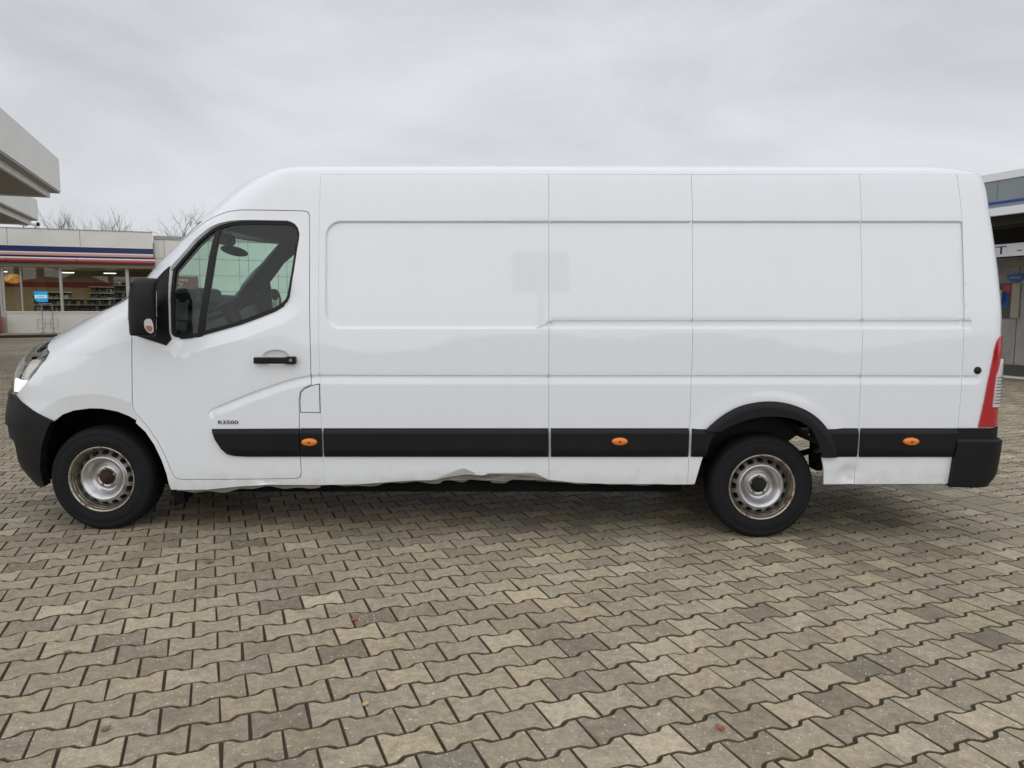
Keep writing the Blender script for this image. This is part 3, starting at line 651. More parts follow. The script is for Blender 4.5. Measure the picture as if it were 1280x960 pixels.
# wheels
def cdt_ring(r0, r1, holes, n=96):
    vs = []; es = []; lps = []
    for r in (r0, r1): lps.append([(r * math.cos(2 * math.pi * k / n), r * math.sin(2 * math.pi * k / n)) for k in range(n)])
    lps += holes
    for lp in lps:
        o = len(vs); vs += lp; es += [(o + i, o + (i + 1) % len(lp)) for i in range(len(lp))]
    r = delaunay_2d_cdt([Vector(p) for p in vs], es, [], 0, 1e-7)
    V = np.array([q[:] for q in r[0]]); T = np.array([f for f in r[2]]); c = V[T].mean(1); T = T[pip(lps, c[:, 0], c[:, 1])]
    return V, T
def wheel_meshes():
    b = MB()
    prof = [(.214, .205), (.235, .215), (.262, .222), (.300, .222), (.325, .212), (.338, .198), (.3435, .18), (.3455, .165), (.3455, .062), (.3435, .045), (.338, .028), (.328, .012), (.318, .005), (.308, .002), (.300, .0005), (.296, .003), (.290, -.001), (.270, -.004), (.252, -.004), (.240, -.001), (.232, .003), (.228, .001), (.222, .004), (.216, .012), (.212, .03)]
    b.lathe(prof, 96)
    # tread blocks : grooves cut as separate proud lugs round the shoulder
    for k in range(72):
        a = 2 * math.pi * (k + .2) / 72; a2 = a + 2 * math.pi / 72 * .62
        for (y0, y1) in ((.026, .058), (.066, .10), (.108, .14)):
            v = []
            for r_ in (.338, .3485):
                for y in (y0, y1):
                    for aa in (a, a2): v.append(((r_ - (.010 if y < .03 else 0)) * math.cos(aa), y, (r_ - (.010 if y < .03 else 0)) * math.sin(aa)))
            b._add(v, [(0, 1, 3, 2), (4, 6, 7, 5), (0, 4, 5, 1), (2, 3, 7, 6), (0, 2, 6, 4), (1, 5, 7, 3)])
    b.v = [(x * (1 + .03 * max(0, (-z - .30) / .04)), y - .007 * max(0, min(1, (-z - .27) / .06)) * (1 if y < .06 else 0), max(z, -.3415)) for x, y, z in b.v]
    tyre = b.mesh('tyre')
    b = MB(); b.lathe([(.2065, .030), (.2065, .022), (.208, .012), (.2115, .007), (.2165, .005), (.2195, .009), (.2200, .016), (.214, .028)], 72)
    fl0 = b.mesh('rim_edge'); b = MB(); b.lathe([(.2068, .028), (.2045, .034), (.1995, .037), (.1985, .041), (.1985, .050), (.1960, .052), (.1925, .056), (.1910, .064), (.1908, .092)], 72); fl = (fl0, b.mesh('rim_barrel'))
    b = MB()
    holes = []
    for k in range(16):
        a0 = 2 * math.pi * k / 16; q = []
        for (u, v_) in ((-1, -.55), (-.8, -.95), (.8, -.95), (1, -.55), (1, .55), (.8, .95), (-.8, .95), (-1, .55)):
            aa = a0 + u * .118; r_ = .1705 + v_ * .0125; q.append((r_ * math.cos(aa), r_ * math.sin(aa)))
        holes.append(q)
    V, T = cdt_ring(.149, .1905, holes)
    rr = np.hypot(V[:, 0], V[:, 1]); dep = .034 + (rr - .149) / .0415 * .042
    b._add([(V[i, 0], dep[i], V[i, 1]) for i in range(len(V))], [tuple(int(k) for k in t) for t in T], True)
    for h in holes:
        n = len(h); v = [(p[0], .034 + (math.hypot(*p) - .149) / .0415 * .042, p[1]) for p in h] + [(p[0] * 1.01, .105, p[1] * 1.01) for p in h]
        b._add(v, [(i, (i + 1) % n, n + (i + 1) % n, n + i) for i in range(n)])
    b.lathe([(.1491, .0341), (.1475, .029), (.144, .0265), (.139, .0255), (.132, .029), (.118, .045), (.104, .068), (.090, .082), (.081, .088), (.077, .086), (.0755, .078), (.073, .075), (.046, .075), (.0455, .10)], 72)
    disc = b.mesh('wheel_disc')
    b = MB(); b.lathe([(.205, .12), (.10, .15), (.001, .15)], 32); back = b.mesh('brake_drum')
    b = MB(); b.lathe([(.0455, .10), (.044, .066), (.038, .058), (.030, .056), (.028, .044), (.020, .040), (.001, .039)], 28); hub = b.mesh('hub')
    b = MB(); b.lathe([(.0105, .086), (.0105, .064), (.008, .058), (.001, .057)], 6, smooth=False); b.lathe([(.015, .084), (.014, .078), (.0105, .077)], 18); nut = b.mesh('wheel_nut')
    return tyre, fl, disc, back, hub, nut
WM = wheel_meshes(); HUB2 = WM[4].copy()
def make_wheel(x, near, rot, rusty_hub, lab, inset):
    zc = gz(x) + .3415
    e = obj('wheel', None, None, van, (x, (-HW + inset) if near else (HW - inset), zc)); e['label'] = lab
    if not near: e.scale = (1, -1, 1)
    g = obj('spin', None) if False else e
    t = obj('tyre', WM[0], M['tyre'], e); 
    r_ = obj('rim', WM[2], M['rim'], e); r_.rotation_euler = (0, rot, 0)
    q = obj('rim_edge', WM[1][0], M['flangerim'], e); q.rotation_euler = (0, rot * 2.3, 0); q = obj('rim_barrel', WM[1][1], M['barrel'], e); q.rotation_euler = (0, rot * 1.7, 0)
    obj('brake_drum', WM[3], M['slot'], e)
    obj('hub', WM[4] if rusty_hub else HUB2, M['rust'] if rusty_hub else M['slot'], e)
    for k in range(5):
        a = rot + R(90 + 72 * k); o = obj('wheel_nut', WM[5], M['nut'], e, (.0595 * math.cos(a), 0, .0595 * math.sin(a)))
make_wheel(-2.705, True, .05, True, 'front wheel with rusty red hub', .055)
make_wheel(1.643, True, 0.0, False, 'rear wheel with black open hub', .04)
make_wheel(-2.705, False, .5, True, 'far front wheel', .055)
make_wheel(1.643, False, .9, False, 'far rear wheel', .04)
# wheel housings, floor, axles, springs
def half_pipe(name, cx, cz, r, y0, y1, a0, a1, m):
    b = MB(); n = 28; v = []; f = []
    for y in (y0, y1):
        for k in range(n + 1): a = R(a0 + (a1 - a0) * k / n); v.append((cx + r * math.cos(a), y, cz + r * math.sin(a)))
    for k in range(n): f.append((k, k + 1, n + 2 + k, n + 1 + k))
    b._add(v, f, True)
    v2 = [(cx, y1, cz)] + [(cx + r * math.cos(R(a0 + (a1 - a0) * k / n)), y1, cz + r * math.sin(R(a0 + (a1 - a0) * k / n))) for k in range(n + 1)]
    b._add(v2, [(0, k + 1, k + 2) for k in range(n)])
    o = b.build(name, m, van); mir(o)
half_pipe('front_wheel_housing', -2.69, .37, .468, -HW + .13, -HW + .42, -25, 185, M['dark'])
half_pipe('rear_wheel_housing', 1.62, .335, .462, -HW + .03, -HW + .40, 36, 184, M['liner'])
b = MB()
b.box((-2.20, -.97, .40), (1.16, .97, .60)); b.box((-2.1, -.86, .262), (1.14, .86, .40)); b.box((-2.9, -.60, .36), (-2.0, .60, 1.0)); b.box((1.16, -.62, .66), (2.1, .62, .86)); b.box((2.08, -.97, .66), (3.05, .97, .80))  # second box hangs extra low, added to darken the ground under the van
b.box((-2.15, -.55, .30), (2.95, -.45, .47) if False else (1.1, -.45, .47)); b.box((-2.15, .45, .30), (1.1, .55, .47))
b.build('floor_pan', M['dark'], van)
b = MB(); b.tube([(1.643, -.85, .33), (1.643, .85, .33)], .05, 12); b.lathe([(.02, -.14), (.11, -.09), (.14, 0), (.11, .09), (.02, .14)], 16, 'y', (1.643, 0, .33)); b.build('rear_axle', M['dark'], van)
for s in (-1, 1):
    b = MB()
    b.tube([(1.10, s * .62, .50), (1.40, s * .62, .42), (1.643, s * .62, .39), (1.95, s * .62, .45), (2.22, s * .62, .53)], .022, 8); b.box((1.0, s * .62 - .03, .5), (1.1, s * .62 + .03, .66)); b.box((2.19, s * .62 - .03, .5), (2.25, s * .62 + .03, .68))
    b.build('leaf_spring', M['dark'], van)
b = MB(); b.box((2.00, -.90, .475), (2.20, -.84, .525)); b.box((2.02, -.93, .42), (2.06, -.80, .68)); b.build('bumper_bracket', M['dark'], van)
b = MB(); b.tube([(-2.1, .1, .42), (1.6, .02, .36)], .04, 10); b.build('drive_shaft', M['dark'], van)
b = MB(); b.tube([(-2.0, .35, .36), (.9, .35, .36)], .03, 8); b.box((-.6, .22, .27), (.4, .5, .44), bev=.03); b.build('exhaust', M['dark'], van)
b = MB(); b.box((-2.25, -HW + .10, .20), (-2.18, -HW + .16, .32)); b.build('jacking_bracket', M['dark'], van)
# cab inside
lin_d = lambda x, z: x * 0 + .034
LB = [(x_at(WS_A - .055, z), z) for z in np.linspace(1.45, 2.12, 10)]
skin('cab_lining', [(-2.47, 1.20), (-1.26, 1.20), (-1.26, 2.13)] + rev(LB)[:], M['lining'], van, d=lin_d, holes=[offset_poly(WIN, -.022)], rim=.03, res=.06)
b = MB(); b.box((-1.25, -.93, .5), (-1.225, .93, 1.7)); b.box((-1.25, -.85, 1.7), (-1.225, .85, 2.33)); b.build('bulkhead', M['lining'], van)
b = MB(); pts = [(-1.262, -.86), (-1.93, -.84), (-2.04, -.62), (-2.11, -.35), (-2.13, 0), (-2.11, .35), (-2.04, .62), (-1.93, .84), (-1.262, .86)]; b.prism(pts, 2.075, 2.12, 'xy'); b.build('headliner', M['lining'], van)
b = MB(); pts = [(-2.60, 1.1), (-2.58, 1.42), (-2.48, 1.54), (-2.40, 1.585), (-2.33, 1.58), (-2.26, 1.53), (-2.23, 1.40), (-2.16, 1.30), (-2.12, 1.1), (-2.3, .98), (-2.6, 1.0)]
b.prism(pts, -.88, .88); b.box((-2.40, -.72, 1.50), (-2.10, -.33, 1.635), bev=.04); b.box((-2.45, -.2, 1.5), (-2.18, .25, 1.60), bev=.03); dsh = b.build('dashboard', M['dash'], van)
b = MB(); c = Vector((-2.0, -.50, 1.50)); ax = Vector((-.42, 0, .9)).normalized(); e1 = Vector((0, 1, 0)); e2 = ax.cross(e1).normalized()
b.tube([c + e1 * (.205 * math.cos(k * math.pi / 16)) + e2 * (.205 * math.sin(k * math.pi / 16)) for k in range(33)], .017, 10, cap=False)
for a in (0, 180, 270): b.tube([c, c + e1 * (.2 * math.cos(R(a))) + e2 * (.2 * math.sin(R(a)))], .018, 8)
b.tube([c, c - ax * .35], [.06, .04], 10); b.build('steering_wheel', M['rubber'], van)
for y in (-.50, .12, .55):
    b = MB(); b.box((-1.78, y - .24, .95), (-1.30, y + .24, 1.12), bev=.04); b.box((-1.36, y - .24, 1.1), (-1.262, y + .24, 1.62), bev=.035); b.box((-1.345, y - .13, 1.66), (-1.265, y + .13, 1.86), bev=.03); b.build('seat', M['seat'], van)
b = MB()
def ell(cx, cy, cz, rx, ry, rz, bb, n=20, m_=10):
    v = []; f = []
    for i in range(m_ + 1):
        p = math.pi * i / m_
        for j in range(n):
            a = 2 * math.pi * j / n; v.append((cx + rx * math.sin(p) * math.cos(a), cy + ry * math.sin(p) * math.sin(a), cz + rz * math.cos(p)))
    for i in range(m_):
        for j in range(n): f.append((i * n + j, i * n + (j + 1) % n, (i + 1) * n + (j + 1) % n, (i + 1) * n + j))
    bb._add(v, f, True)
ell(0, 0, 0, .026, .125, .036, b); rv = b.build('rear_view_mirror', M['rubber'], van, (-2.14, .02, 1.935)); rv.rotation_euler = (R(-8), R(8), R(-35))
b = MB(); b.box((-2.24, -.05, 1.98), (-2.14, .07, 2.06), bev=.02); b.tube([(-2.18, .02, 1.99), (-2.14, .02, 1.94)], .015, 8); b.build('sensor_cover', M['rubber'], van)
# inner backing behind the load-space panels closes the seams
vv = []; ff = []; xs = np.linspace(-1.23, 3.05, 60); zz = np.linspace(.92, 2.40, 24)
for z in zz:
    P_ = S(a_of(xs, np.full(60, z)), np.full(60, z)); vv += [(p[0], p[1] + .031, p[2]) for p in P_]
for i in range(23):
    for j in range(59): ff.append((i * 60 + j, i * 60 + j + 1, (i + 1) * 60 + j + 1, (i + 1) * 60 + j))
b = MB(); b._add(vv, ff, True); mir(b.build('load_space_lining', M['paint'], van))

# ------------------------------------------------------------------ PAVING
def paver_mat(name, src):
    m = bpy.data.materials.new(name); m.use_nodes = True; t = m.node_tree; b = t.nodes['Principled BSDF']; nw = t.nodes.new; lk = t.links.new
    g = nw('ShaderNodeNewGeometry')
    if src == 'object':
        oi = nw('ShaderNodeObjectInfo'); tone = oi.outputs['Color']
    else:
        at = nw('ShaderNodeAttribute'); at.attribute_name = 'tone'; tone = at.outputs['Color']
    def noise(sc, det, ro=.6):
        n = nw('ShaderNodeTexNoise'); n.inputs['Scale'].default_value = sc; n.inputs['Detail'].default_value = det; n.inputs['Roughness'].default_value = ro; lk(g.outputs['Position'], n.inputs['Vector']); return n.outputs['Fac']
    def rng(x, a, b_, c, d):
        r = nw('ShaderNodeMapRange'); lk(x, r.inputs[0])
        for i, v in enumerate((a, b_, c, d)): r.inputs[i + 1].default_value = v
        return r.outputs[0]
    def mul(a, b_):
        x = nw('ShaderNodeMix'); x.data_type = 'RGBA'; x.blend_type = 'MULTIPLY'; x.inputs[0].default_value = 1; lk(a, x.inputs[6]); lk(b_, x.inputs[7]); return x.outputs[2]
    def mixc(f, a, col):
        x = nw('ShaderNodeMix'); x.data_type = 'RGBA'; lk(f, x.inputs[0]); lk(a, x.inputs[6]); x.inputs[7].default_value = (*col, 1); return x.outputs[2]
    big = rng(noise(.9, 4), .3, .7, .86, 1.12); mid = rng(noise(26, 8, .8), .25, .75, .52, 1.48); fine = rng(noise(170, 3, .7), .25, .75, .72, 1.28)
    c = mul(mul(mul(tone, big), mid), fine)
    sp = rng(noise(80, 1, .4), .685, .735, 0, .9); c = mixc(sp, c, (.62, .58, .48))         # pale aggregate
    dk = rng(noise(75, 2, .5), .70, .78, 0, .6); c = mixc(dk, c, (.05, .045, .035))
    st = rng(noise(2.6, 8, .75), .54, .70, 0, .45); c = mixc(st, c, (.10, .09, .07))        # old damp stains
    lk(c, b.inputs['Base Color']); b.inputs['Roughness'].default_value = .62
    b.inputs['Specular IOR Level'].default_value = .35
    bp = nw('ShaderNodeBump'); bp.inputs['Strength'].default_value = .55; bp.inputs['Distance'].default_value = .003
    lk(noise(190, 4, .75), bp.inputs['Height']); lk(bp.outputs[0], b.inputs['Normal'])
    return m
M['paver'] = paver_mat('concrete_paver', 'object'); M['paver_stuff'] = paver_mat('concrete_paver_far', 'attr')
def mossy(name, soil, moss):
    m = mat(name, soil, .95, var=.45, vscale=30); t = m.node_tree; b = t.nodes['Principled BSDF']; src = b.inputs['Base Color'].links[0].from_socket
    g = t.nodes.new('ShaderNodeNewGeometry'); n = t.nodes.new('ShaderNodeTexNoise'); n.inputs['Scale'].default_value = 1.1; n.inputs['Detail'].default_value = 6; n.inputs['Roughness'].default_value = .7
    t.links.new(g.outputs['Position'], n.inputs['Vector']); r = t.nodes.new('ShaderNodeMapRange'); r.inputs[1].default_value = .5; r.inputs[2].default_value = .66; r.inputs[4].default_value = .8; t.links.new(n.outputs['Fac'], r.inputs[0])
    x = t.nodes.new('ShaderNodeMix'); x.data_type = 'RGBA'; x.inputs[7].default_value = (*moss, 1); t.links.new(r.outputs[0], x.inputs[0]); t.links.new(src, x.inputs[6]); t.links.new(x.outputs[2], b.inputs['Base Color']); return m
M['paver_edge'] = mossy('dirty_paver_edge', (.115, .088, .056), (.075, .075, .022))
M['joint'] = mossy('joint_sand', (.050, .036, .022), (.035, .037, .012))
def far_ground_mat():
    m = bpy.data.materials.new('far_paving'); m.use_nodes = True; t = m.node_tree; b = t.nodes['Principled BSDF']
    g = t.nodes.new('ShaderNodeTexCoord'); mp = t.nodes.new('ShaderNodeMapping'); mp.inputs['Rotation'].default_value = (0, 0, -TH)
    br = t.nodes.new('ShaderNodeTexBrick'); br.inputs['Scale'].default_value = 1; br.inputs['Brick Width'].default_value = .2; br.inputs['Row Height'].default_value = .155; br.inputs['Mortar Size'].default_value = .008
    br.inputs['Color1'].default_value = (.25, .215, .165, 1); br.inputs['Color2'].default_value = (.35, .31, .24, 1); br.inputs['Mortar'].default_value = (.04, .033, .025, 1)
    n = t.nodes.new('ShaderNodeTexNoise'); n.inputs['Scale'].default_value = .35; n.inputs['Detail'].default_value = 7
    mr = t.nodes.new('ShaderNodeMapRange'); mr.inputs[1].default_value = .3; mr.inputs[2].default_value = .7; mr.inputs[3].default_value = .65; mr.inputs[4].default_value = 1.2
    mx = t.nodes.new('ShaderNodeMix'); mx.data_type = 'RGBA'; mx.blend_type = 'MULTIPLY'; mx.inputs[0].default_value = 1
    lk = t.links.new; lk(g.outputs['Object'], mp.inputs[0]); lk(mp.outputs[0], br.inputs['Vector']); lk(g.outputs['Object'], n.inputs['Vector']); lk(n.outputs['Fac'], mr.inputs[0]); lk(br.outputs['Color'], mx.inputs[6]); lk(mr.outputs[0], mx.inputs[7]); lk(mx.outputs[2], b.inputs['Base Color']); b.inputs['Roughness'].default_value = .8
    return m
GROT = math.atan(SLOPE)
# the bed : one sheet to the horizon; pavers stand on it
gb = MB(); E_ = 600
gb._add([(-E_, -E_, 0), (E_, -E_, 0), (E_, E_, 0), (-E_, E_, 0)], [(0, 1, 2, 3)])
ground = gb.build('ground', far_ground_mat(), None, (0, 0, -.016)); ground.rotation_euler = (0, GROT, 0); tag(ground, kind='structure')
paving = obj('paving', None); 
gb = MB(); PH = R(22.3); PC, PS = math.cos(PH), math.sin(PH)
def PUV(u, v): return (u * PC - v * PS, u * PS + v * PC)
# joint bed under the built pavers
bedpoly = []
gb._add([(-3.0, -3.6, 0), (3.0, -3.6, 0), (15.0, 11.62, 0), (-15.0, 11.62, 0)], [(0, 1, 2, 3)])
paving = gb.build('paving', M['joint'], None, (0, 0, -.0075)); paving.rotation_euler = (0, GROT, 0); tag(paving, kind='structure')
LP, RP = .2, .155
OU, OV = -.958 * math.cos(0) , -1.8
# joint end measured on the yard, turned into the pavers' own axes
ax_, ay_ = UV(-.958, -1.80); OU = ax_ * PC + ay_ * PS; OV = -ax_ * PS + ay_ * PC - .0885
HV, WV = .0905 - .0023, .0645 - .0023
half = [(-.0980, HV), (-.074, HV), (-.066, HV - .002), (-.060, HV - .008), (-.0475, WV + .007), (-.041, WV + .0015), (-.032, WV)]
half = half + [(-u, v) for u, v in half[::-1]]
BONE = half + [(-u, -v) for u, v in half]                       # clockwise
def bone_mesh(name, outline):
    o = np.array(outline); c = o.mean(0); n = len(o)
    inn = np.array(offset_poly([tuple(p) for p in o], -.0034)); mid = np.array(offset_poly([tuple(p) for p in o], -.0012))
    v = [(x, y, 0) for x, y in inn] + [(x, y, -.003) for x, y in mid] + [(x, y, -.016) for x, y in o]
    f = [tuple(range(n))]
    for k in (0, n):
        for i in range(n): f.append((k + i, k + n + i, k + n + (i + 1) % n, k + (i + 1) % n))
    m = bpy.data.meshes.new(name); m.from_pydata(v, [], f)
    bm = bmesh.new(); bm.from_mesh(m); bmesh.ops.recalc_face_normals(bm, faces=bm.faces[:]); bm.to_mesh(m); bm.free(); m.update()
    if m.polygons[0].normal.z < 0: m.flip_normals()
    m.polygons.foreach_set('material_index', [0 if abs(p.normal.z) > .9 else 1 for p in m.polygons])
    return m
q = [p for p in BONE]
LEFT_HALF = [p for p in half if p[0] < 0] + [(-.003, WV), (-.003, -WV)] + [(u, -v) for u, v in half[::-1] if u < 0]
SLAB = [(-.079, .159), (.079, .159), (.079, -.159), (-.079, -.159)]; SLAB2 = [(-.1665, .119), (.1665, .119), (.1665, -.119), (-.1665, -.119)]
KIND = {}
rj = random.Random(21)
def worn(ol, a=.0011):
    o = [(x + rj.gauss(0, a), y + rj.gauss(0, a)) for x, y in ol]
    k = rj.randrange(len(o)); x, y = o[k]; q = rj.choice((.985, .97, .94)); o[k] = (x * q, y * q)      # a chipped corner
    return o
for k_, nm, ol in [('bone%d' % q_, 'paver', worn(BONE)) for q_ in range(8)] + [('half', 'edge_paver', LEFT_HALF), ('halfr', 'edge_paver', [(-x, y) for x, y in LEFT_HALF][::-1]), ('slab', 'border_slab', SLAB), ('slab2', 'border_slab', SLAB2)]:
    m_ = bone_mesh(nm, ol); m_.materials.append(M['paver']); m_.materials.append(M['paver_edge']); KIND[k_] = (m_, nm)
ex, ey = 3.445, 1.25                                # a point of the straight edge course
EDGE_U = ex * PC + ey * PS
EK = round((EDGE_U - OU) / LP); EDGE_U = OU + EK * LP
place = []
rs = random.Random(11)
def tone(base=None):
    f = rs.gauss(1, .125); 
    if rs.random() < .07: f *= .72
    if rs.random() < .08: f *= 1.22
    f = min(max(f, .5), 1.5); h = rs.gauss(.004, .012)
    b_ = base or (.335, .286, .205)
    return (b_[0] * f * (1 + h), b_[1] * f, b_[2] * f * (1 - h * 1.6))
VMAX = 15.5
def want(x, y):
    Y = y + 4.72
    if Y < 1.0 or Y > 16.5 or y > VMAX: return False
    return abs(x) < .78 * Y + 2.5
for j in range(-30, 160):
    v = OV + j * RP
    for i in range(-140, 160):
        u = OU + (i + (.5 if j % 2 == 0 else 0)) * LP
        # row j=0 has its joints at OU, so its stones centre half a length off
        x, y = PUV(u, v)
        if not want(x, y): continue
        if u > EDGE_U + .02 and u < EDGE_U + .58:
            if abs(u - EDGE_U - .5) < .02: place.append(('halfr', x, y))
            continue
        if u > EDGE_U - .02 and u < EDGE_U + .02: place.append(('half', x, y)); continue
        place.append(('bone%d' % rs.randrange(8), x, y))
for j in range(-40, 80):
    v = OV + j * .322 + .07; x, y = PUV(EDGE_U + .081, v)
    if want(x, y): place.append(('slab', x, y))
    v = OV + j * .242; x, y = PUV(EDGE_U + .163 + .168, v)
    if want(x, y): place.append(('slab2', x, y))
cr_, sr_ = math.cos(GROT), math.sin(GROT)
def seen_area(x, y):
    Y = y + 4.72; px = 640 + 924 * x / (Y * .995 + .146); py = 480 + 924 * (1.48 * .995 - Y * .0991) / (Y * .995 + .146)
    if not (-15 < px < 1295 and py < 975): return 0
    if y > -.05 and 10 < px < 1250 and py < 668: return 0
    return 1 / Y ** 3
order = sorted(range(len(place)), key=lambda k: -seen_area(*place[k][1:]))
first = set(order[:300])
SV = []; SF = []; ST = []; SM = []
for k, (kd, x, y) in enumerate(place):
    dz = rs.uniform(-.0012, .0012); tx, ty = rs.gauss(0, .0035), rs.gauss(0, .0035); ra = rs.gauss(0, .004)
    flip = math.pi if kd.startswith('bone') and rs.random() < .5 else 0
    tn = tone((.28, .242, .175) if kd.startswith('slab') else None)
    jx, jy = rs.gauss(0, .0007), rs.gauss(0, .0007)
    if k in first:
        o = bpy.data.objects.new(KIND[kd][1], KIND[kd][0]); COL.objects.link(o); o.parent = paving
        o.location = (x + jx, y + jy, .0075 + dz); o.rotation_euler = (tx, ty, PH + ra + flip); o.color = (*tn, 1)
    else:
        m_ = KIND[kd][0]; ca, sa = math.cos(PH + ra + flip), math.sin(PH + ra + flip); of = len(SV)
        for vv_ in m_.vertices:
            a, b_, c_ = vv_.co; SV.append((x + jx + a * ca - b_ * sa, y + jy + a * sa + b_ * ca, .0075 + dz + c_ + a * ty - b_ * tx)); ST.append((*tn, 1))
        far = y > 3
        for f in m_.polygons:
            SF.append([of + q for q in f.vertices]); SM.append(f.material_index)
sm = bpy.data.meshes.new('far_pavers'); sm.from_pydata(SV, [], SF); at = sm.attributes.new('tone', 'FLOAT_COLOR', 'POINT'); at.data.foreach_set('color', [c for t_ in ST for c in t_]); sm.update()
sm.polygons.foreach_set('material_index', SM); so_ = obj('pavers', sm, [M['paver_stuff'], M['paver_edge']], paving); tag(so_, kind='stuff')
# fallen leaves
def leaf(px, py, L_, rot, m, label):
    b = MB(); n = 7; v = []; f = []
    for i in range(n):
        t = i / (n - 1); wd = .36 * math.sin(math.pi * min(1, t * .92 + .06)) ** .8
        for s in (-1, 0, 1): v.append(((t - .5) * L_, s * wd * L_, .004 + .16 * L_ * (abs(s) * .6 + (t - .4) ** 2) + rnd.uniform(-.002, .002)))
    for i in range(n - 1):
        for s in (0, 1): f.append((i * 3 + s, i * 3 + s + 1, i * 3 + s + 4, i * 3 + s + 3))
    b._add(v, f, True)
    o = b.build('fallen_leaf', m, None, (px, py, gz(px) + .002), rot); tag(o, label, 'leaf', 'fallen leaves on the paving'); return o
LEAVES = [(-.751, -1.328, .034, .4, 'leafred', 'small bright red leaf lying on the paving in front of the van'), (-.549, -2.083, .032, 1.2, 'leaftan', 'small pale tan leaf lying near the middle of the front paving'),
          (.742, -2.218, .040, 2.3, 'leafred2', 'curled reddish brown leaf in a joint at the right front'), (-1.896, -1.693, .034, .2, 'leafbrown', 'flat orange brown leaf on the left part of the paving'),
          (-1.421, -2.264, .034, 1.0, 'leafbrown2', 'dull brown leaf pressed on a paver at the lower left'), (-1.755, -.554, .05, .3, 'leafbrown3', 'rust brown leaf on the paving behind the front wheel')]
M['leafred2'] = mat('curled_leaf', (.30, .09, .05), .75); M['leafbrown2'] = mat('dull_leaf', (.20, .13, .08), .85); M['leafbrown3'] = mat('rust_leaf', (.24, .10, .05), .8)
for (x, y, l, r_, m_, lb) in LEAVES: leaf(x, y, l, r_, M[m_], lb)

# ------------------------------------------------------------------ STATION SHOP (left, behind)
M['clad'] = mat('cream_cladding', (.70, .685, .63), .45, var=.06, vscale=1.5)
M['fascia'] = mat('grey_white_fascia', (.70, .69, .645), .5, var=.08, vscale=1.2)
M['fascia_d'] = mat('fascia_edge_grey', (.33, .33, .31), .55, var=.1)
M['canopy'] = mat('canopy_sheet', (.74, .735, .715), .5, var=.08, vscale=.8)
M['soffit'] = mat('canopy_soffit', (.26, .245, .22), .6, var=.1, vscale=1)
M['blue'] = mat('navy_stripe', (.012, .02, .11), .4); M['redp'] = mat('red_stripe', (.30, .025, .035), .3, coat=.5); M['pink'] = mat('pale_red_stripe', (.62, .33, .28), .45); M['white'] = mat('white_trim', (.75, .74, .72), .4)
M['alu'] = mat('aluminium_frame', (.50, .49, .46), .4, .4); M['header'] = mat('shop_header', (.22, .20, .16), .6)
M['inwall'] = mat('shop_inner_wall', (.46, .37, .24), .8, var=.2, vscale=1.5); M['inred'] = mat('shop_red_band', (.33, .035, .025), .6); M['infloor'] = mat('shop_floor', (.25, .22, .18), .5); M['shelfw'] = mat('shelf_white', (.6, .58, .54), .5); M['dkwood'] = mat('counter_dark', (.07, .06, .05), .6)
M['tube'] = mat('lit_tube', (.9, .9, .85), .4, emit=(1, .93, .75), estr=3.0)
M['signblue'] = mat('lit_blue_sign', (.02, .3, .7), .4, emit=(.02, .42, .85), estr=.8); M['signwhite'] = mat('lit_white_sign', (.8, .9, .95), .4, emit=(.62, .85, .95), estr=.8); M['signdark'] = mat('sign_text', (.05, .08, .2), .5)
M['glow'] = mat('lit_food_picture', (.75, .33, .05), .5, var=1.0, vscale=5, emit=(1, .45, .08), estr=.5)
M['brown'] = mat('brown_red_board', (.20, .065, .05), .5); M['letter'] = mat('board_lettering', (.72, .66, .58), .5)
M['metal'] = mat('galvanised_steel', (.30, .31, .32), .45, .8); M['redbox'] = mat('red_enamel', (.42, .02, .025), .4)
def at_uv(u, v): x, y = UV(u, v); return x, y, gz(x)
SU, SVV = -9.0, 41.57
sx_, sy_, _ = at_uv(SU, SVV); SZ = .27
shop = thing('station_shop', 'cream filling station shop with navy and red stripes over wide shop windows', 'shop', (sx_, sy_, SZ), TH)
# local x = u-SU, y = v-SVV (depth), z above the shop's floor line; Z(z) turns world heights into local ones
def lz(z): return z - SZ
def sbox(name, m, u0, u1, y0, y1, z0, z1, parent=None, bev=0.0):
    b = MB(); b.box((u0 - SU, y0, lz(z0)), (u1 - SU, y1, lz(z1)), bev=bev); return b.build(name, m, parent or shop)
U0, U1 = -24.0, -5.50
for (a, b_) in ((-24, -20.1), (-20.09, -16.2), (-16.19, -12.3), (-12.29, -9.0), (-8.99, U1)):
    sbox('parapet_panel', M['fascia'], a, b_ - .012, -.50, -.42, 4.87, 5.72)
sbox('parapet_back', M['fascia_d'], U0, U1 - .02, -.41, -.30, 4.0, 5.69)
sbox('parapet_capping', M['fascia_d'], U0, U1, -.53, -.36, 5.724, 5.76)
sbox('white_line', M['white'], U0, U1, -.515, -.43, 4.835, 4.868)
sbox('navy_stripe', M['blue'], U0, U1, -.53, -.42, 4.55, 4.832)
sbox('pale_line', M['white'], U0, U1, -.52, -.42, 4.475, 4.547)
sbox('pale_red_stripe', M['pink'], U0, U1, -.54, -.42, 4.36, 4.472)
sbox('dark_gap', M['blue'], U0, U1, -.50, -.42, 4.27, 4.358)
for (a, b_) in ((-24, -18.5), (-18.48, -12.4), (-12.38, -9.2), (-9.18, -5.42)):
    b = MB(); b.tube([(a - SU, -.55, lz(4.075)), (b_ - SU, -.55, lz(4.075))], .105, 16); b.build('red_rail', M['redp'], shop); b = MB(); b.tube([(a - SU, -.53, lz(4.205)), (b_ - SU, -.53, lz(4.205))], .052, 12); b.build('rail_highlight', M['white'], shop)  # white tube stands in for the highlight along the red rail's upper half
sbox('header', M['header'], U0, U1, -.42, .05, 3.76, 3.99)
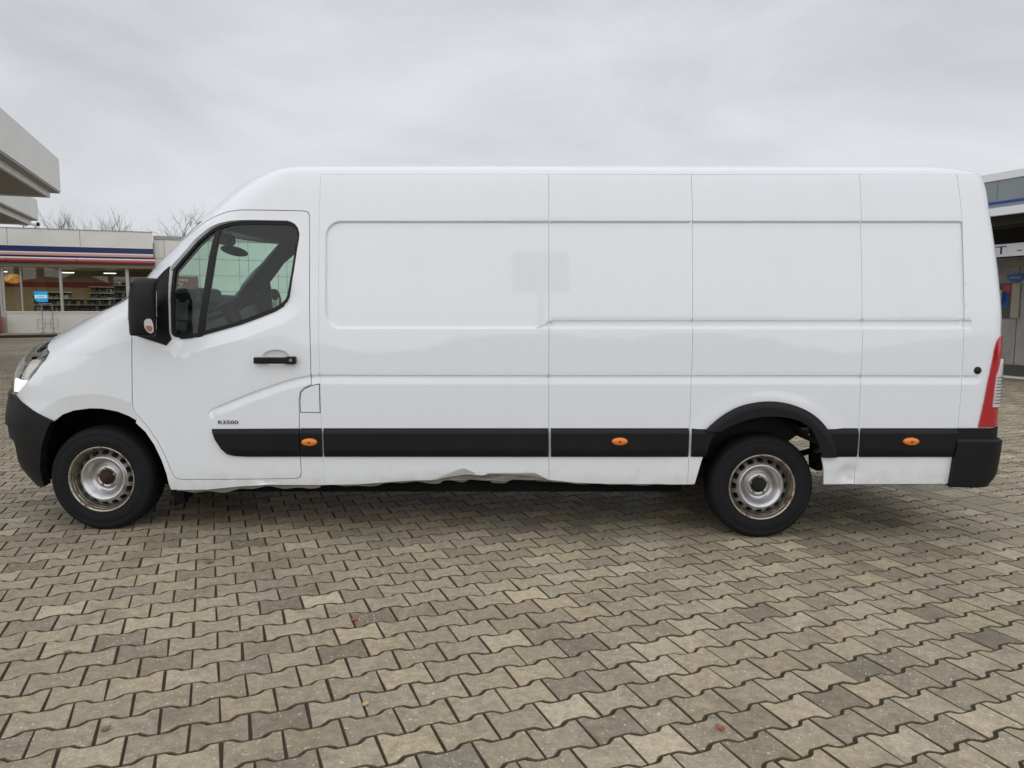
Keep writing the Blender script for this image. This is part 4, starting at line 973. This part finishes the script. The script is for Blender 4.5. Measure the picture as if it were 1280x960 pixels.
sbox('soffit_board', M['fascia_d'], U0, U1, -.42, 8, 4.0, 4.03)
# front : low wall, posts, panes
for (a, b_) in ((-12.66, -7.9), (-7.89, U1)): sbox('wall_panel', M['clad'], a, b_, -.02, .16, .24, 1.36)
sbox('window_sill', M['white'], -12.7, U1, -.06, .2, 1.362, 1.43)
sbox('door_post', M['alu'], -12.80, -12.665, -.04, .1, .25, 1.43)
for (a, w_) in ((-12.78, .10), (-11.95, .06), (-10.16, .13), (-6.98, .17), (-5.62, .1)): sbox('window_post', M['alu'], a, a + w_, -.05, .09, 1.432, 3.758)
for (a, b_) in ((-12.68, -11.95), (-11.89, -10.16), (-10.03, -6.98), (-6.81, -5.62)): sbox('window_pane', M['pane'], a, b_, .03, .042, 1.432, 3.758)
dr = sbox('sliding_door', M['pane'], -15.6, -12.86, .03, .05, .27, 3.75)
for a in (-12.86, -14.2, -15.6): sbox('door_frame', M['alu'], a - .05, a + .05, -.03, .09, .25, 3.756, dr)
# inside
sbox('back_wall', M['inwall'], -16, U1, 5.0, 5.1, .2, 4.0); sbox('red_band', M['inred'], -16, -7.3, 4.9, 4.98, 2.85, 3.15)
sbox('shop_floor', M['infloor'], -24, U1, .17, 5, .2, .26); sbox('shop_ceiling', M['inwall'], -24, U1, .1, 5, 3.80, 3.86); sbox('side_wall', M['dkwood'], U1 - .1, U1 - .02, .17, 5, .2, 3.76)
for a in (-13.6, -10.4, -8.3):
    sl_ = sbox('strip_light', M['tube'], a, a + .62, 1.9, 2.0, 3.56, 3.60)
    ld = bpy.data.lights.new('strip_light_glow', 'AREA'); ld.shape = 'RECTANGLE'; ld.size = 1.2; ld.size_y = .12; ld.energy = 32; ld.color = (1, .90, .72)
    lo_ = bpy.data.objects.new('strip_light_glow', ld); COL.objects.link(lo_); lo_.parent = sl_; lo_.location = (a + .31 - SU, 1.95, lz(3.545))
sbox('roof_slab', M['fascia_d'], U0, U1, -.3, 9, 4.6, 5.2)
# clad wall to the right, each sheet its own panel
W0, W1 = -5.50, 6.0
sbox('wall_core', M['fascia_d'], W0, W1, .03, .3, .2, 5.45); sbox('wall_capping', M['fascia_d'], W0, W1, -.06, .35, 5.40, 5.60)
cols = []; a = -5.49; brk = [-4.98]
x_ = -3.2
while x_ < W1: brk += [x_, x_ + .5]; x_ += 2.13
brk = [-5.49] + brk + [W1]
rows = [.25, 1.65, 2.55, 3.45, 4.36, 5.395]
pm = {}
for i in range(len(brk) - 1):
    for j in range(5):
        a, b_ = brk[i] + .012, brk[i + 1] - .012; z0, z1 = rows[j] + .012, rows[j + 1] - .012
        k = (round(b_ - a, 3), round(z1 - z0, 3))
        if k not in pm:
            b = MB(); b.box((0, -.03, 0), (b_ - a, .028, z1 - z0)); m_ = b.mesh('cladding_panel'); m_.materials.append(M['clad']); pm[k] = m_
        obj('cladding_panel', pm[k], None, shop, (a - SU, 0, lz(z0)))
def text_mesh(body, width, height, ext=.004, align=None):
    f = bpy.data.curves.new('t', 'FONT'); f.body = body; f.size = 1; f.extrude = .01; f.space_line = .95
    o = bpy.data.objects.new('t', f); COL.objects.link(o); bpy.context.view_layer.update()
    m_ = bpy.data.meshes.new_from_object(o.evaluated_get(bpy.context.evaluated_depsgraph_get())); bpy.data.objects.remove(o)
    X = [v.co.x for v in m_.vertices]; Y = [v.co.y for v in m_.vertices]; Zs = max(v.co.z for v in m_.vertices)
    for v in m_.vertices: v.co = ((v.co.x - min(X)) / (max(X) - min(X)) * width, -v.co.z / Zs * ext, (v.co.y - min(Y)) / (max(Y) - min(Y)) * height)
    return m_
board = thing('notice_board', 'brown red board with three lines of pale lettering on the cream clad wall', 'sign', UV(-4.0, SVV - .10) + (2.55,), TH)
b = MB(); b.box((-.75, -.03, 0), (.70, .03, .84), bev=.01); b.build('panel', M['brown'], board)
obj('lettering', text_mesh('Innenreinigung\nund Pflege\nLackpolitur', .82, .62), M['letter'], board, (-.66, -.034, .11))
# things in the shop window
sg = thing('lit_window_sign', 'glowing blue and white sign hanging in the shop window', 'sign', UV(-11.1, SVV + .25) + (1.93,), TH)
b = MB(); b.prism([(-.32, .56), (.30, .56), (.30, 0), (-.12, 0), (-.22, .03), (-.28, .10), (-.32, .3)], -.03, .03); b.build('panel', M['signblue'], sg)
b = MB(); b.box((-.29, -.036, .20), (.28, -.031, .37)); b.build('white_band', M['signwhite'], sg)
b = MB(); b.box((-.17, -.041, .272), (.17, -.037, .294)); b.build('text_line', M['signdark'], sg)
fp = thing('food_picture', 'glowing orange food picture hanging high in the shop at the far left', 'picture', UV(-12.55, SVV + 1.2) + (2.9,), TH)
b = MB(); ell(0, 0, .28, .42, .03, .26, b); b.build('picture', M['glow'], fp)
def shelf(u, v, w_, h, label, seed, dep=.45):
    r = random.Random(seed); t = thing('shop_shelf', label, 'shelf', UV(u, v) + (.27,), TH, 'shelves inside the shop')
    b = MB(); b.box((-w_ / 2, dep - .04, 0), (w_ / 2, dep, h)); b.build('back_panel', M['dkwood'], t)
    n = int(h / .36)
    for k in range(n + 1):
        b = MB(); b.box((-w_ / 2, 0, k * .36 + .05), (w_ / 2, dep - .042, k * .36 + .08)); b.build('board', M['shelfw'], t)
    gb_ = MB(); 
    for k in range(n):
        x = -w_ / 2 + .03
        while x < w_ / 2 - .1:
            ww = r.uniform(.04, .16); hh = r.uniform(.07, .27); gb_.box((x, .04, k * .36 + .082), (x + ww, .3, k * .36 + .082 + hh), mi=r.randrange(6)); x += ww + .015
    g_ = gb_.build('goods', GOODS, t); tag(g_, kind='stuff'); return t
GOODS = [mat('goods_' + n_, c_, .5) for n_, c_ in (('yellow', (.36, .27, .10)), ('red', (.22, .05, .04)), ('blue', (.05, .12, .22)), ('cream', (.42, .38, .30)), ('green', (.08, .13, .07)), ('brown', (.10, .07, .05)))]
shelf(-8.9, SVV + 1.0, 2.1, 1.80, 'low shelf of packets right behind the wide shop window', 1)
shelf(-11.0, SVV + 2.2, 1.9, 2.2, 'shelf behind the glowing blue window sign', 2)
shelf(-8.0, SVV + 3.9, 2.8, 2.55, 'tall dark shelf at the back of the shop', 3)
shelf(-7.35, SVV + .35, .6, 2.95, 'narrow tall shelf with white boards beside the right window post', 4)
ct = thing('shop_counter', 'dark shop counter standing behind the left window', 'counter', UV(-12.3, SVV + 2.6) + (.27,), TH)
b = MB(); b.box((-1.0, 0, 0), (.8, .6, 1.0)); b.build('body', M['dkwood'], ct); b = MB(); b.box((-1.05, -.05, 1.0), (.85, .65, 1.05)); b.build('top', M['shelfw'], ct)
# stand in front of the low wall
st = thing('bicycle_stand', 'grey tubular steel stand with small side hoops before the low shop wall', 'stand', UV(-10.72, SVV - .45) + (.29,), TH)
b = MB(); b.tube([(-.24, 0, .02), (-.24, 0, 1.50), (-.20, 0, 1.54), (.20, 0, 1.54), (.24, 0, 1.50), (.24, 0, .02)], .022, 8); b.build('frame', M['metal'], st)
for s in (-1, 1):
    b = MB(); b.tube([(s * .12, 0, .25), (s * .46, 0, .25), (s * .46, 0, .72), (s * .12, 0, .72), (s * .12, 0, .25)], .016, 6); b.build('hoop', M['metal'], st)
    b = MB(); b.box((s * .24 - .03, -.45, 0), (s * .24 + .03, .35, .03)); b.build('foot', M['metal'], st)
b = MB(); b.box((-.24, -.01, .47), (.24, .01, .50)); b.build('crossbar', M['metal'], st)
rb_ = thing('red_cabinet', 'red metal cabinet by the shop door at the left edge', 'cabinet', UV(-13.25, SVV - .5) + (.28,), TH)
b = MB(); b.box((-.4, -.2, .05), (.42, .25, .9), bev=.02); b.build('body', M['redbox'], rb_); b = MB(); b.box((-.38, -.18, 0), (.40, .23, .048)); b.build('plinth', M['dkwood'], rb_)
kx = UV(-9.8, 35.6); kb = MB(); kb.box((-2.2, -.35, -.02), (2.2, .35, .11), bev=.02); k_ = kb.build('kerb', M['joint'], None, (kx[0], kx[1], gz(kx[0])), TH + R(20)); tag(k_, 'low dark kerb island on the yard before the shop', 'kerb')
for (u, lb) in ((-11.55, 'white security camera on the shop roof edge, left of the pair'), (-11.02, 'white security camera on the shop roof edge, right of the pair')):
    t = thing('security_camera', lb, 'camera', UV(u, SVV - .45) + (5.76,), TH, 'cameras on the shop roof')
    b = MB(); b.tube([(0, 0, 0), (0, 0, .12)], .03, 8); b.build('bracket', M['metal'], t)
    b = MB(); b.tube([(-.16, .12, .26), (.16, -.18, .18)], .125, 12); hb = b.build('housing', M['white'], t); b = MB(); b.tube([(.162, -.182, .18), (.17, -.19, .178)], .09, 12); b.build('lens', M['rubber'], hb)

# ------------------------------------------------------------------ CANOPIES (left)
def canopy(name, label, ue, v0, v1, zt, zb, zb2, wid):
    x, y = UV(ue - wid / 2, (v0 + v1) / 2); g0 = gz(x); t = thing(name, label, 'canopy', (x, y, g0), TH)
    h = wid / 2; d = (v1 - v0) / 2
    def bx(nm, m, a, c, bev=0): b = MB(); b.box(a, c, bev=bev); return b.build(nm, m, t)
    Z = lambda z: z - g0
    # fascia boards : the long side in sheets, then both ends and the hidden side
    n = 4; L_ = 2 * d / n
    for k in range(n): bx('fascia_board', M['canopy'], (h - .06, -d + k * L_ + .002, Z(zb)), (h, -d + (k + 1) * L_ - .002, Z(zt)))
    bx('fascia_end', M['canopy'], (-h, d - .06, Z(zb)), (h - .062, d, Z(zt))); bx('fascia_end', M['canopy'], (-h, -d, Z(zb)), (h - .062, -d + .06, Z(zt))); bx('fascia_side', M['canopy'], (-h, -d + .062, Z(zb)), (-h + .06, d - .062, Z(zt)))
    bx('edge_trim', M['fascia_d'], (-h + .02, -d + .02, Z(zb) - .05), (h - .02, d - .02, Z(zb) - .002))
    bx('inner_beam', M['canopy'], (h - .32, -d + .25, Z(zb2)), (h - .24, d - .25, Z(zb) - .052)); bx('inner_beam', M['canopy'], (-h + .24, d - .33, Z(zb2)), (h - .322, d - .25, Z(zb) - .052)); bx('inner_beam', M['canopy'], (-h + .24, -d + .25, Z(zb2)), (-h + .32, d - .332, Z(zb) - .052))
    n2 = max(3, int(2 * d / 2))
    for k in range(n2):
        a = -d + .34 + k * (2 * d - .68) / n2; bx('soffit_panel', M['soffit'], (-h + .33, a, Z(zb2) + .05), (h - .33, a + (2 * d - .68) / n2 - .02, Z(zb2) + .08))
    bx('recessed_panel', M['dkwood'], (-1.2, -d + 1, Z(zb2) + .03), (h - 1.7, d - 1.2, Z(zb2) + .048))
    bx('roof_deck', M['fascia_d'], (-h + .07, -d + .07, Z(zt) - .12), (h - .07, d - .07, Z(zt) - .08))
    for s in (-.5, .5):
        bx('column', M['canopy'], (-.2, s * d * 1.1 - .2, 0), (.2, s * d * 1.1 + .2, Z(zb2) + .05), .03)
    return t
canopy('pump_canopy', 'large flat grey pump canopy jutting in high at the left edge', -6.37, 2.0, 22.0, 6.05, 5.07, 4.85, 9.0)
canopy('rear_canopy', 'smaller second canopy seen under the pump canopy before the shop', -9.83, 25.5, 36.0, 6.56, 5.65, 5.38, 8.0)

# ------------------------------------------------------------------ WASH HALL (right, behind)
M['hallgrey'] = mat('wash_wall_grey', (.24, .235, .22), .7, var=.22, vscale=1.6); M['hallblue'] = mat('grey_blue_band', (.20, .235, .25), .35, var=.06, vscale=1, coat=.3); M['hallblue2'] = mat('blue_line', (.012, .05, .30), .4); M['halldark'] = mat('hall_dark', (.06, .057, .05), .8, var=.2)
M['signw'] = mat('white_sign', (.72, .74, .78), .4); M['navy'] = mat('navy_letter', (.01, .02, .10), .4); M['posterblue'] = mat('poster_blue', (.02, .07, .24), .4, var=.3, vscale=3); M['posterdark'] = mat('poster_dark', (.05, .045, .05), .5, var=.4, vscale=5); M['postertan'] = mat('poster_tan', (.25, .23, .17), .5)
hx, hy = UV(16.15, 7.0); HZ = gz(hx)
hall = thing('wash_hall', 'grey car wash hall with flat blue striped roof edge behind the van tail', 'building', (hx, hy, HZ), TH)
def hbox(name, m, u0, u1, v0, v1, z0, z1, parent=None):
    b = MB(); b.box((u0 - 16.15, v0 - 7, z0 - HZ), (u1 - 16.15, v1 - 7, z1 - HZ)); return b.build(name, m, parent or hall)
VA, VB = -4.0, 16.0
hbox('roof_capping', M['signw'], 13.96, 14.1, VA, VB, 4.28, 4.44); 
for (a, b_) in ((VA, 2.0), (2.01, 7.15), (7.16, 11.5), (11.51, VB)): hbox('roof_edge_panel', M['hallblue'], 13.985, 14.08, a, b_, 3.832, 4.277)
hbox('blue_line', M['hallblue2'], 13.975, 14.09, VA, VB, 3.775, 3.829); hbox('pale_line', M['hallblue'], 13.985, 14.09, VA, VB, 3.70, 3.772); hbox('roof_edge_foot', M['signw'], 13.97, 14.1, VA, VB, 3.53, 3.697)
hbox('roof_slab', M['halldark'], 14.11, 24, VA, VB, 3.62, 4.3)
for u in (14.6, 15.3): hbox('beam', M['halldark'], u, u + .14, VA, VB, 3.40, 3.615)
hbox('back_wall', M['halldark'], 23, 23.2, VA, VB, -.2, 3.61)
for (a, b_) in ((VA, 4.4), (4.42, 8.05), (8.07, 11.0), (11.02, VB)): hbox('wall_panel', M['hallgrey'], 16.15, 16.3, a, b_, .16, 2.76)
hbox('wall_base', M['halldark'], 16.13, 16.31, VA, VB, -.3, .157); hbox('channel_cover', M['fascia'], 15.95, 16.12, VA, VB, -.3, HZ + .03)
hbox('wall_light', M['postertan'], 16.10, 16.148, 5.0, 8.35, 2.55, 2.68)
ls = thing('hall_sign', 'long white sign strip with navy capitals under the wash hall roof', 'sign', UV(15.0, 7.0) + (2.71,), TH)
b = MB(); b.box((0, -10, .0), (.06, 8.4, .285)); b.build('panel', M['signw'], ls)
for v in (-9.5, 8.0): 
    b = MB(); b.box((.02, v - .03, .286), (.05, v + .03, .70)); b.build('hanger', M['metal'], ls)
tm = text_mesh('LUFT  -  WASSER', 3.1, .185)
lo = obj('lettering', tm, M['navy'], ls, (-.004, 1.52, .055)); lo.rotation_euler = (0, 0, R(-90))
os_ = thing('oval_sign', 'blue half oval sign high on the grey wash hall wall', 'sign', UV(16.09, 8.12) + (2.17,), TH)
b = MB(); b.prism([(-.20, .20), (.20, .17), (.20, .09), (.12, .02), (0, -.01), (-.12, .02), (-.20, .09)], 0, .04, 'yz'); b.build('panel', M['posterblue'], os_)
b = MB(); b.box((-.006, -.12, .085), (-.001, .14, .115)); b.build('text_line', M['hallblue'], os_)
po = thing('blue_poster', 'blue and dark poster with a red corner on the wash hall wall', 'poster', UV(16.09, 8.42) + (1.30,), TH)
b = MB(); b.box((0, -.22, 0), (.03, .22, .84)); b.build('panel', M['posterdark'], po); b = MB(); b.box((-.006, -.16, .24), (-.001, .2, .62)); b.build('blue_field', M['posterblue'], po); b = MB(); b.box((-.006, -.2, .63), (-.001, -.02, .80)); b.build('red_corner', M['inred'], po)
pt = thing('tan_panel', 'plain tan panel beside the blue poster on the wash hall wall', 'panel', UV(16.09, 8.08) + (1.30,), TH)
b = MB(); b.box((0, -.09, 0), (.03, .11, .82)); b.build('panel', M['postertan'], pt)
wp = thing('air_gauge', 'small white framed box beside the van tail in front of the poster', 'box', UV(15.9, 8.42) + (1.66,), TH)
b = MB(); b.box((0, -.06, .0), (.1, .06, .31), bev=.012); b.build('frame', M['signw'], wp); b = MB(); b.box((-.006, -.025, .07), (-.001, .03, .24)); b.build('window', M['navy'], wp); b = MB(); b.box((.1, -.03, .1), (.24, .03, .2)); b.build('bracket', M['metal'], wp)

# ------------------------------------------------------------------ BARE TREES behind the shop
M['bark'] = mat('bare_bark', (.17, .15, .14), .9, var=.25, vscale=3)
def bare_tree(u, v, h, seed, label, spread=1.0, upright=.5):
    r = random.Random(seed); x, y = UV(u, v); t = thing('bare_tree', label, 'tree', (x, y, gz(x)), 0, 'bare trees behind the shop')
    tb = MB(); hb = h * .38; tb.tube([(0, 0, -.1), (.05, .02, hb * .5), (0, .05, hb)], [h * .028, h * .022, h * .017], 8); tb.build('trunk', M['bark'], t)
    cb = MB()
    def grow(p, d, l, rad, dep):
        pts = [p]; q = p.copy(); dd = d.copy()
        for k in range(3):
            dd = (dd + Vector((r.gauss(0, .13), r.gauss(0, .13), .10 * upright + r.gauss(0, .06)))).normalized(); q = q + dd * (l / 3); pts.append(q.copy())
        cb.tube(pts, [rad * .8, rad * .68, rad * .55, rad * .42], 5 if dep < 2 else 3, cap=False)
        if dep >= 5: return
        n = r.choice((3, 4)) if dep < 2 else r.choice((2, 3))
        for k in range(n):
            b0 = pts[r.choice((1, 2, 3, 3))]; a = r.uniform(0, 2 * math.pi); sp_ = r.uniform(.35, .8) * spread
            e1 = dd.orthogonal().normalized(); e2 = dd.cross(e1); nd = (dd + (e1 * math.cos(a) + e2 * math.sin(a)) * sp_ + Vector((0, 0, .15 * upright))).normalized()
            grow(b0, nd, l * r.uniform(.62, .82), rad * .55, dep + 1)
    for k in range(6):
        a = 2 * math.pi * (k + r.random() * .6) / 6; grow(Vector((0, .05, hb * (.8 + .2 * r.random()))), Vector((math.cos(a) * .6 * spread, math.sin(a) * .6 * spread, 1)).normalized(), h * .25, h * .012, 1)
    cb.build('crown', M['bark'], t); return t
def px_at(px, dist): return (px - 640) / 924 * dist
def tree_px(X, Y): return X * UX + Y * UY, -X * UY + Y * UX
for (X, Y, h, sd_, lb, sp_, up_) in ((-33.6, 51.5, 8.3, 3, 'bare tree with upright twigs left of the middle behind the shop roof', .8, 1.2), (-30.6, 53.0, 8.3, 5, 'bare tree with forked twigs over the middle of the shop roof', .9, 1.0), (-28.3, 54, 6.9, 8, 'smallest bare tree just topping the shop roof', .9, .8), (-24.6, 52, 9.3, 13, 'bare spreading tree right beside the van windscreen', 1.25, .3)):
    u_, v_ = tree_px(X, Y); bare_tree(u_, v_, h, sd_, lb, sp_, up_)

# ------------------------------------------------------------------ what stands behind the photographer (seen mirrored in the van's paint)
M['pylon'] = mat('pylon_panel', (.24, .28, .32), .3); M['hedge'] = mat('dark_trees', (.035, .04, .03), .95, var=.4, vscale=.4)
py = thing('sign_pylon', 'tall sign pylon with four panes, mirrored faintly in the van side', 'sign', (1.2, -26.0, gz(1.2)))
b = MB(); b.box((-.13, -.12, 0), (.13, .12, 11.4)); b.build('post', M['alu'], py)
for x0 in (-1.25, .16):
    for z0 in (8.3, 9.9):
        b = MB(); b.box((x0, -.10, z0), (x0 + 1.09, .10, z0 + 1.5), bev=.02); b.build('pane', M['pylon'], py)
b = MB(); r_ = random.Random(4); n = 90; v = []; f = []
for i in range(n):
    x = -140 + 280 * i / (n - 1); y = -78 - 22 * math.cos(x / 60); h = 7 + 3.5 * math.sin(i * .45) * math.sin(i * .17 + 1) + r_.uniform(-1.2, 1.2)
    v += [(x, y, -2), (x, y + r_.uniform(-1, 1), h * .6), (x, y - 2.5 + r_.uniform(-1, 1), h), (x, y - 6, h * .7), (x, y - 8, -2)]
for i in range(n - 1):
    for k in range(4): f.append((i * 5 + k, i * 5 + k + 1, i * 5 + k + 6, i * 5 + k + 5))
b._add(v, f, False); tag(b.build('distant_trees', M['hedge']), kind='stuff')
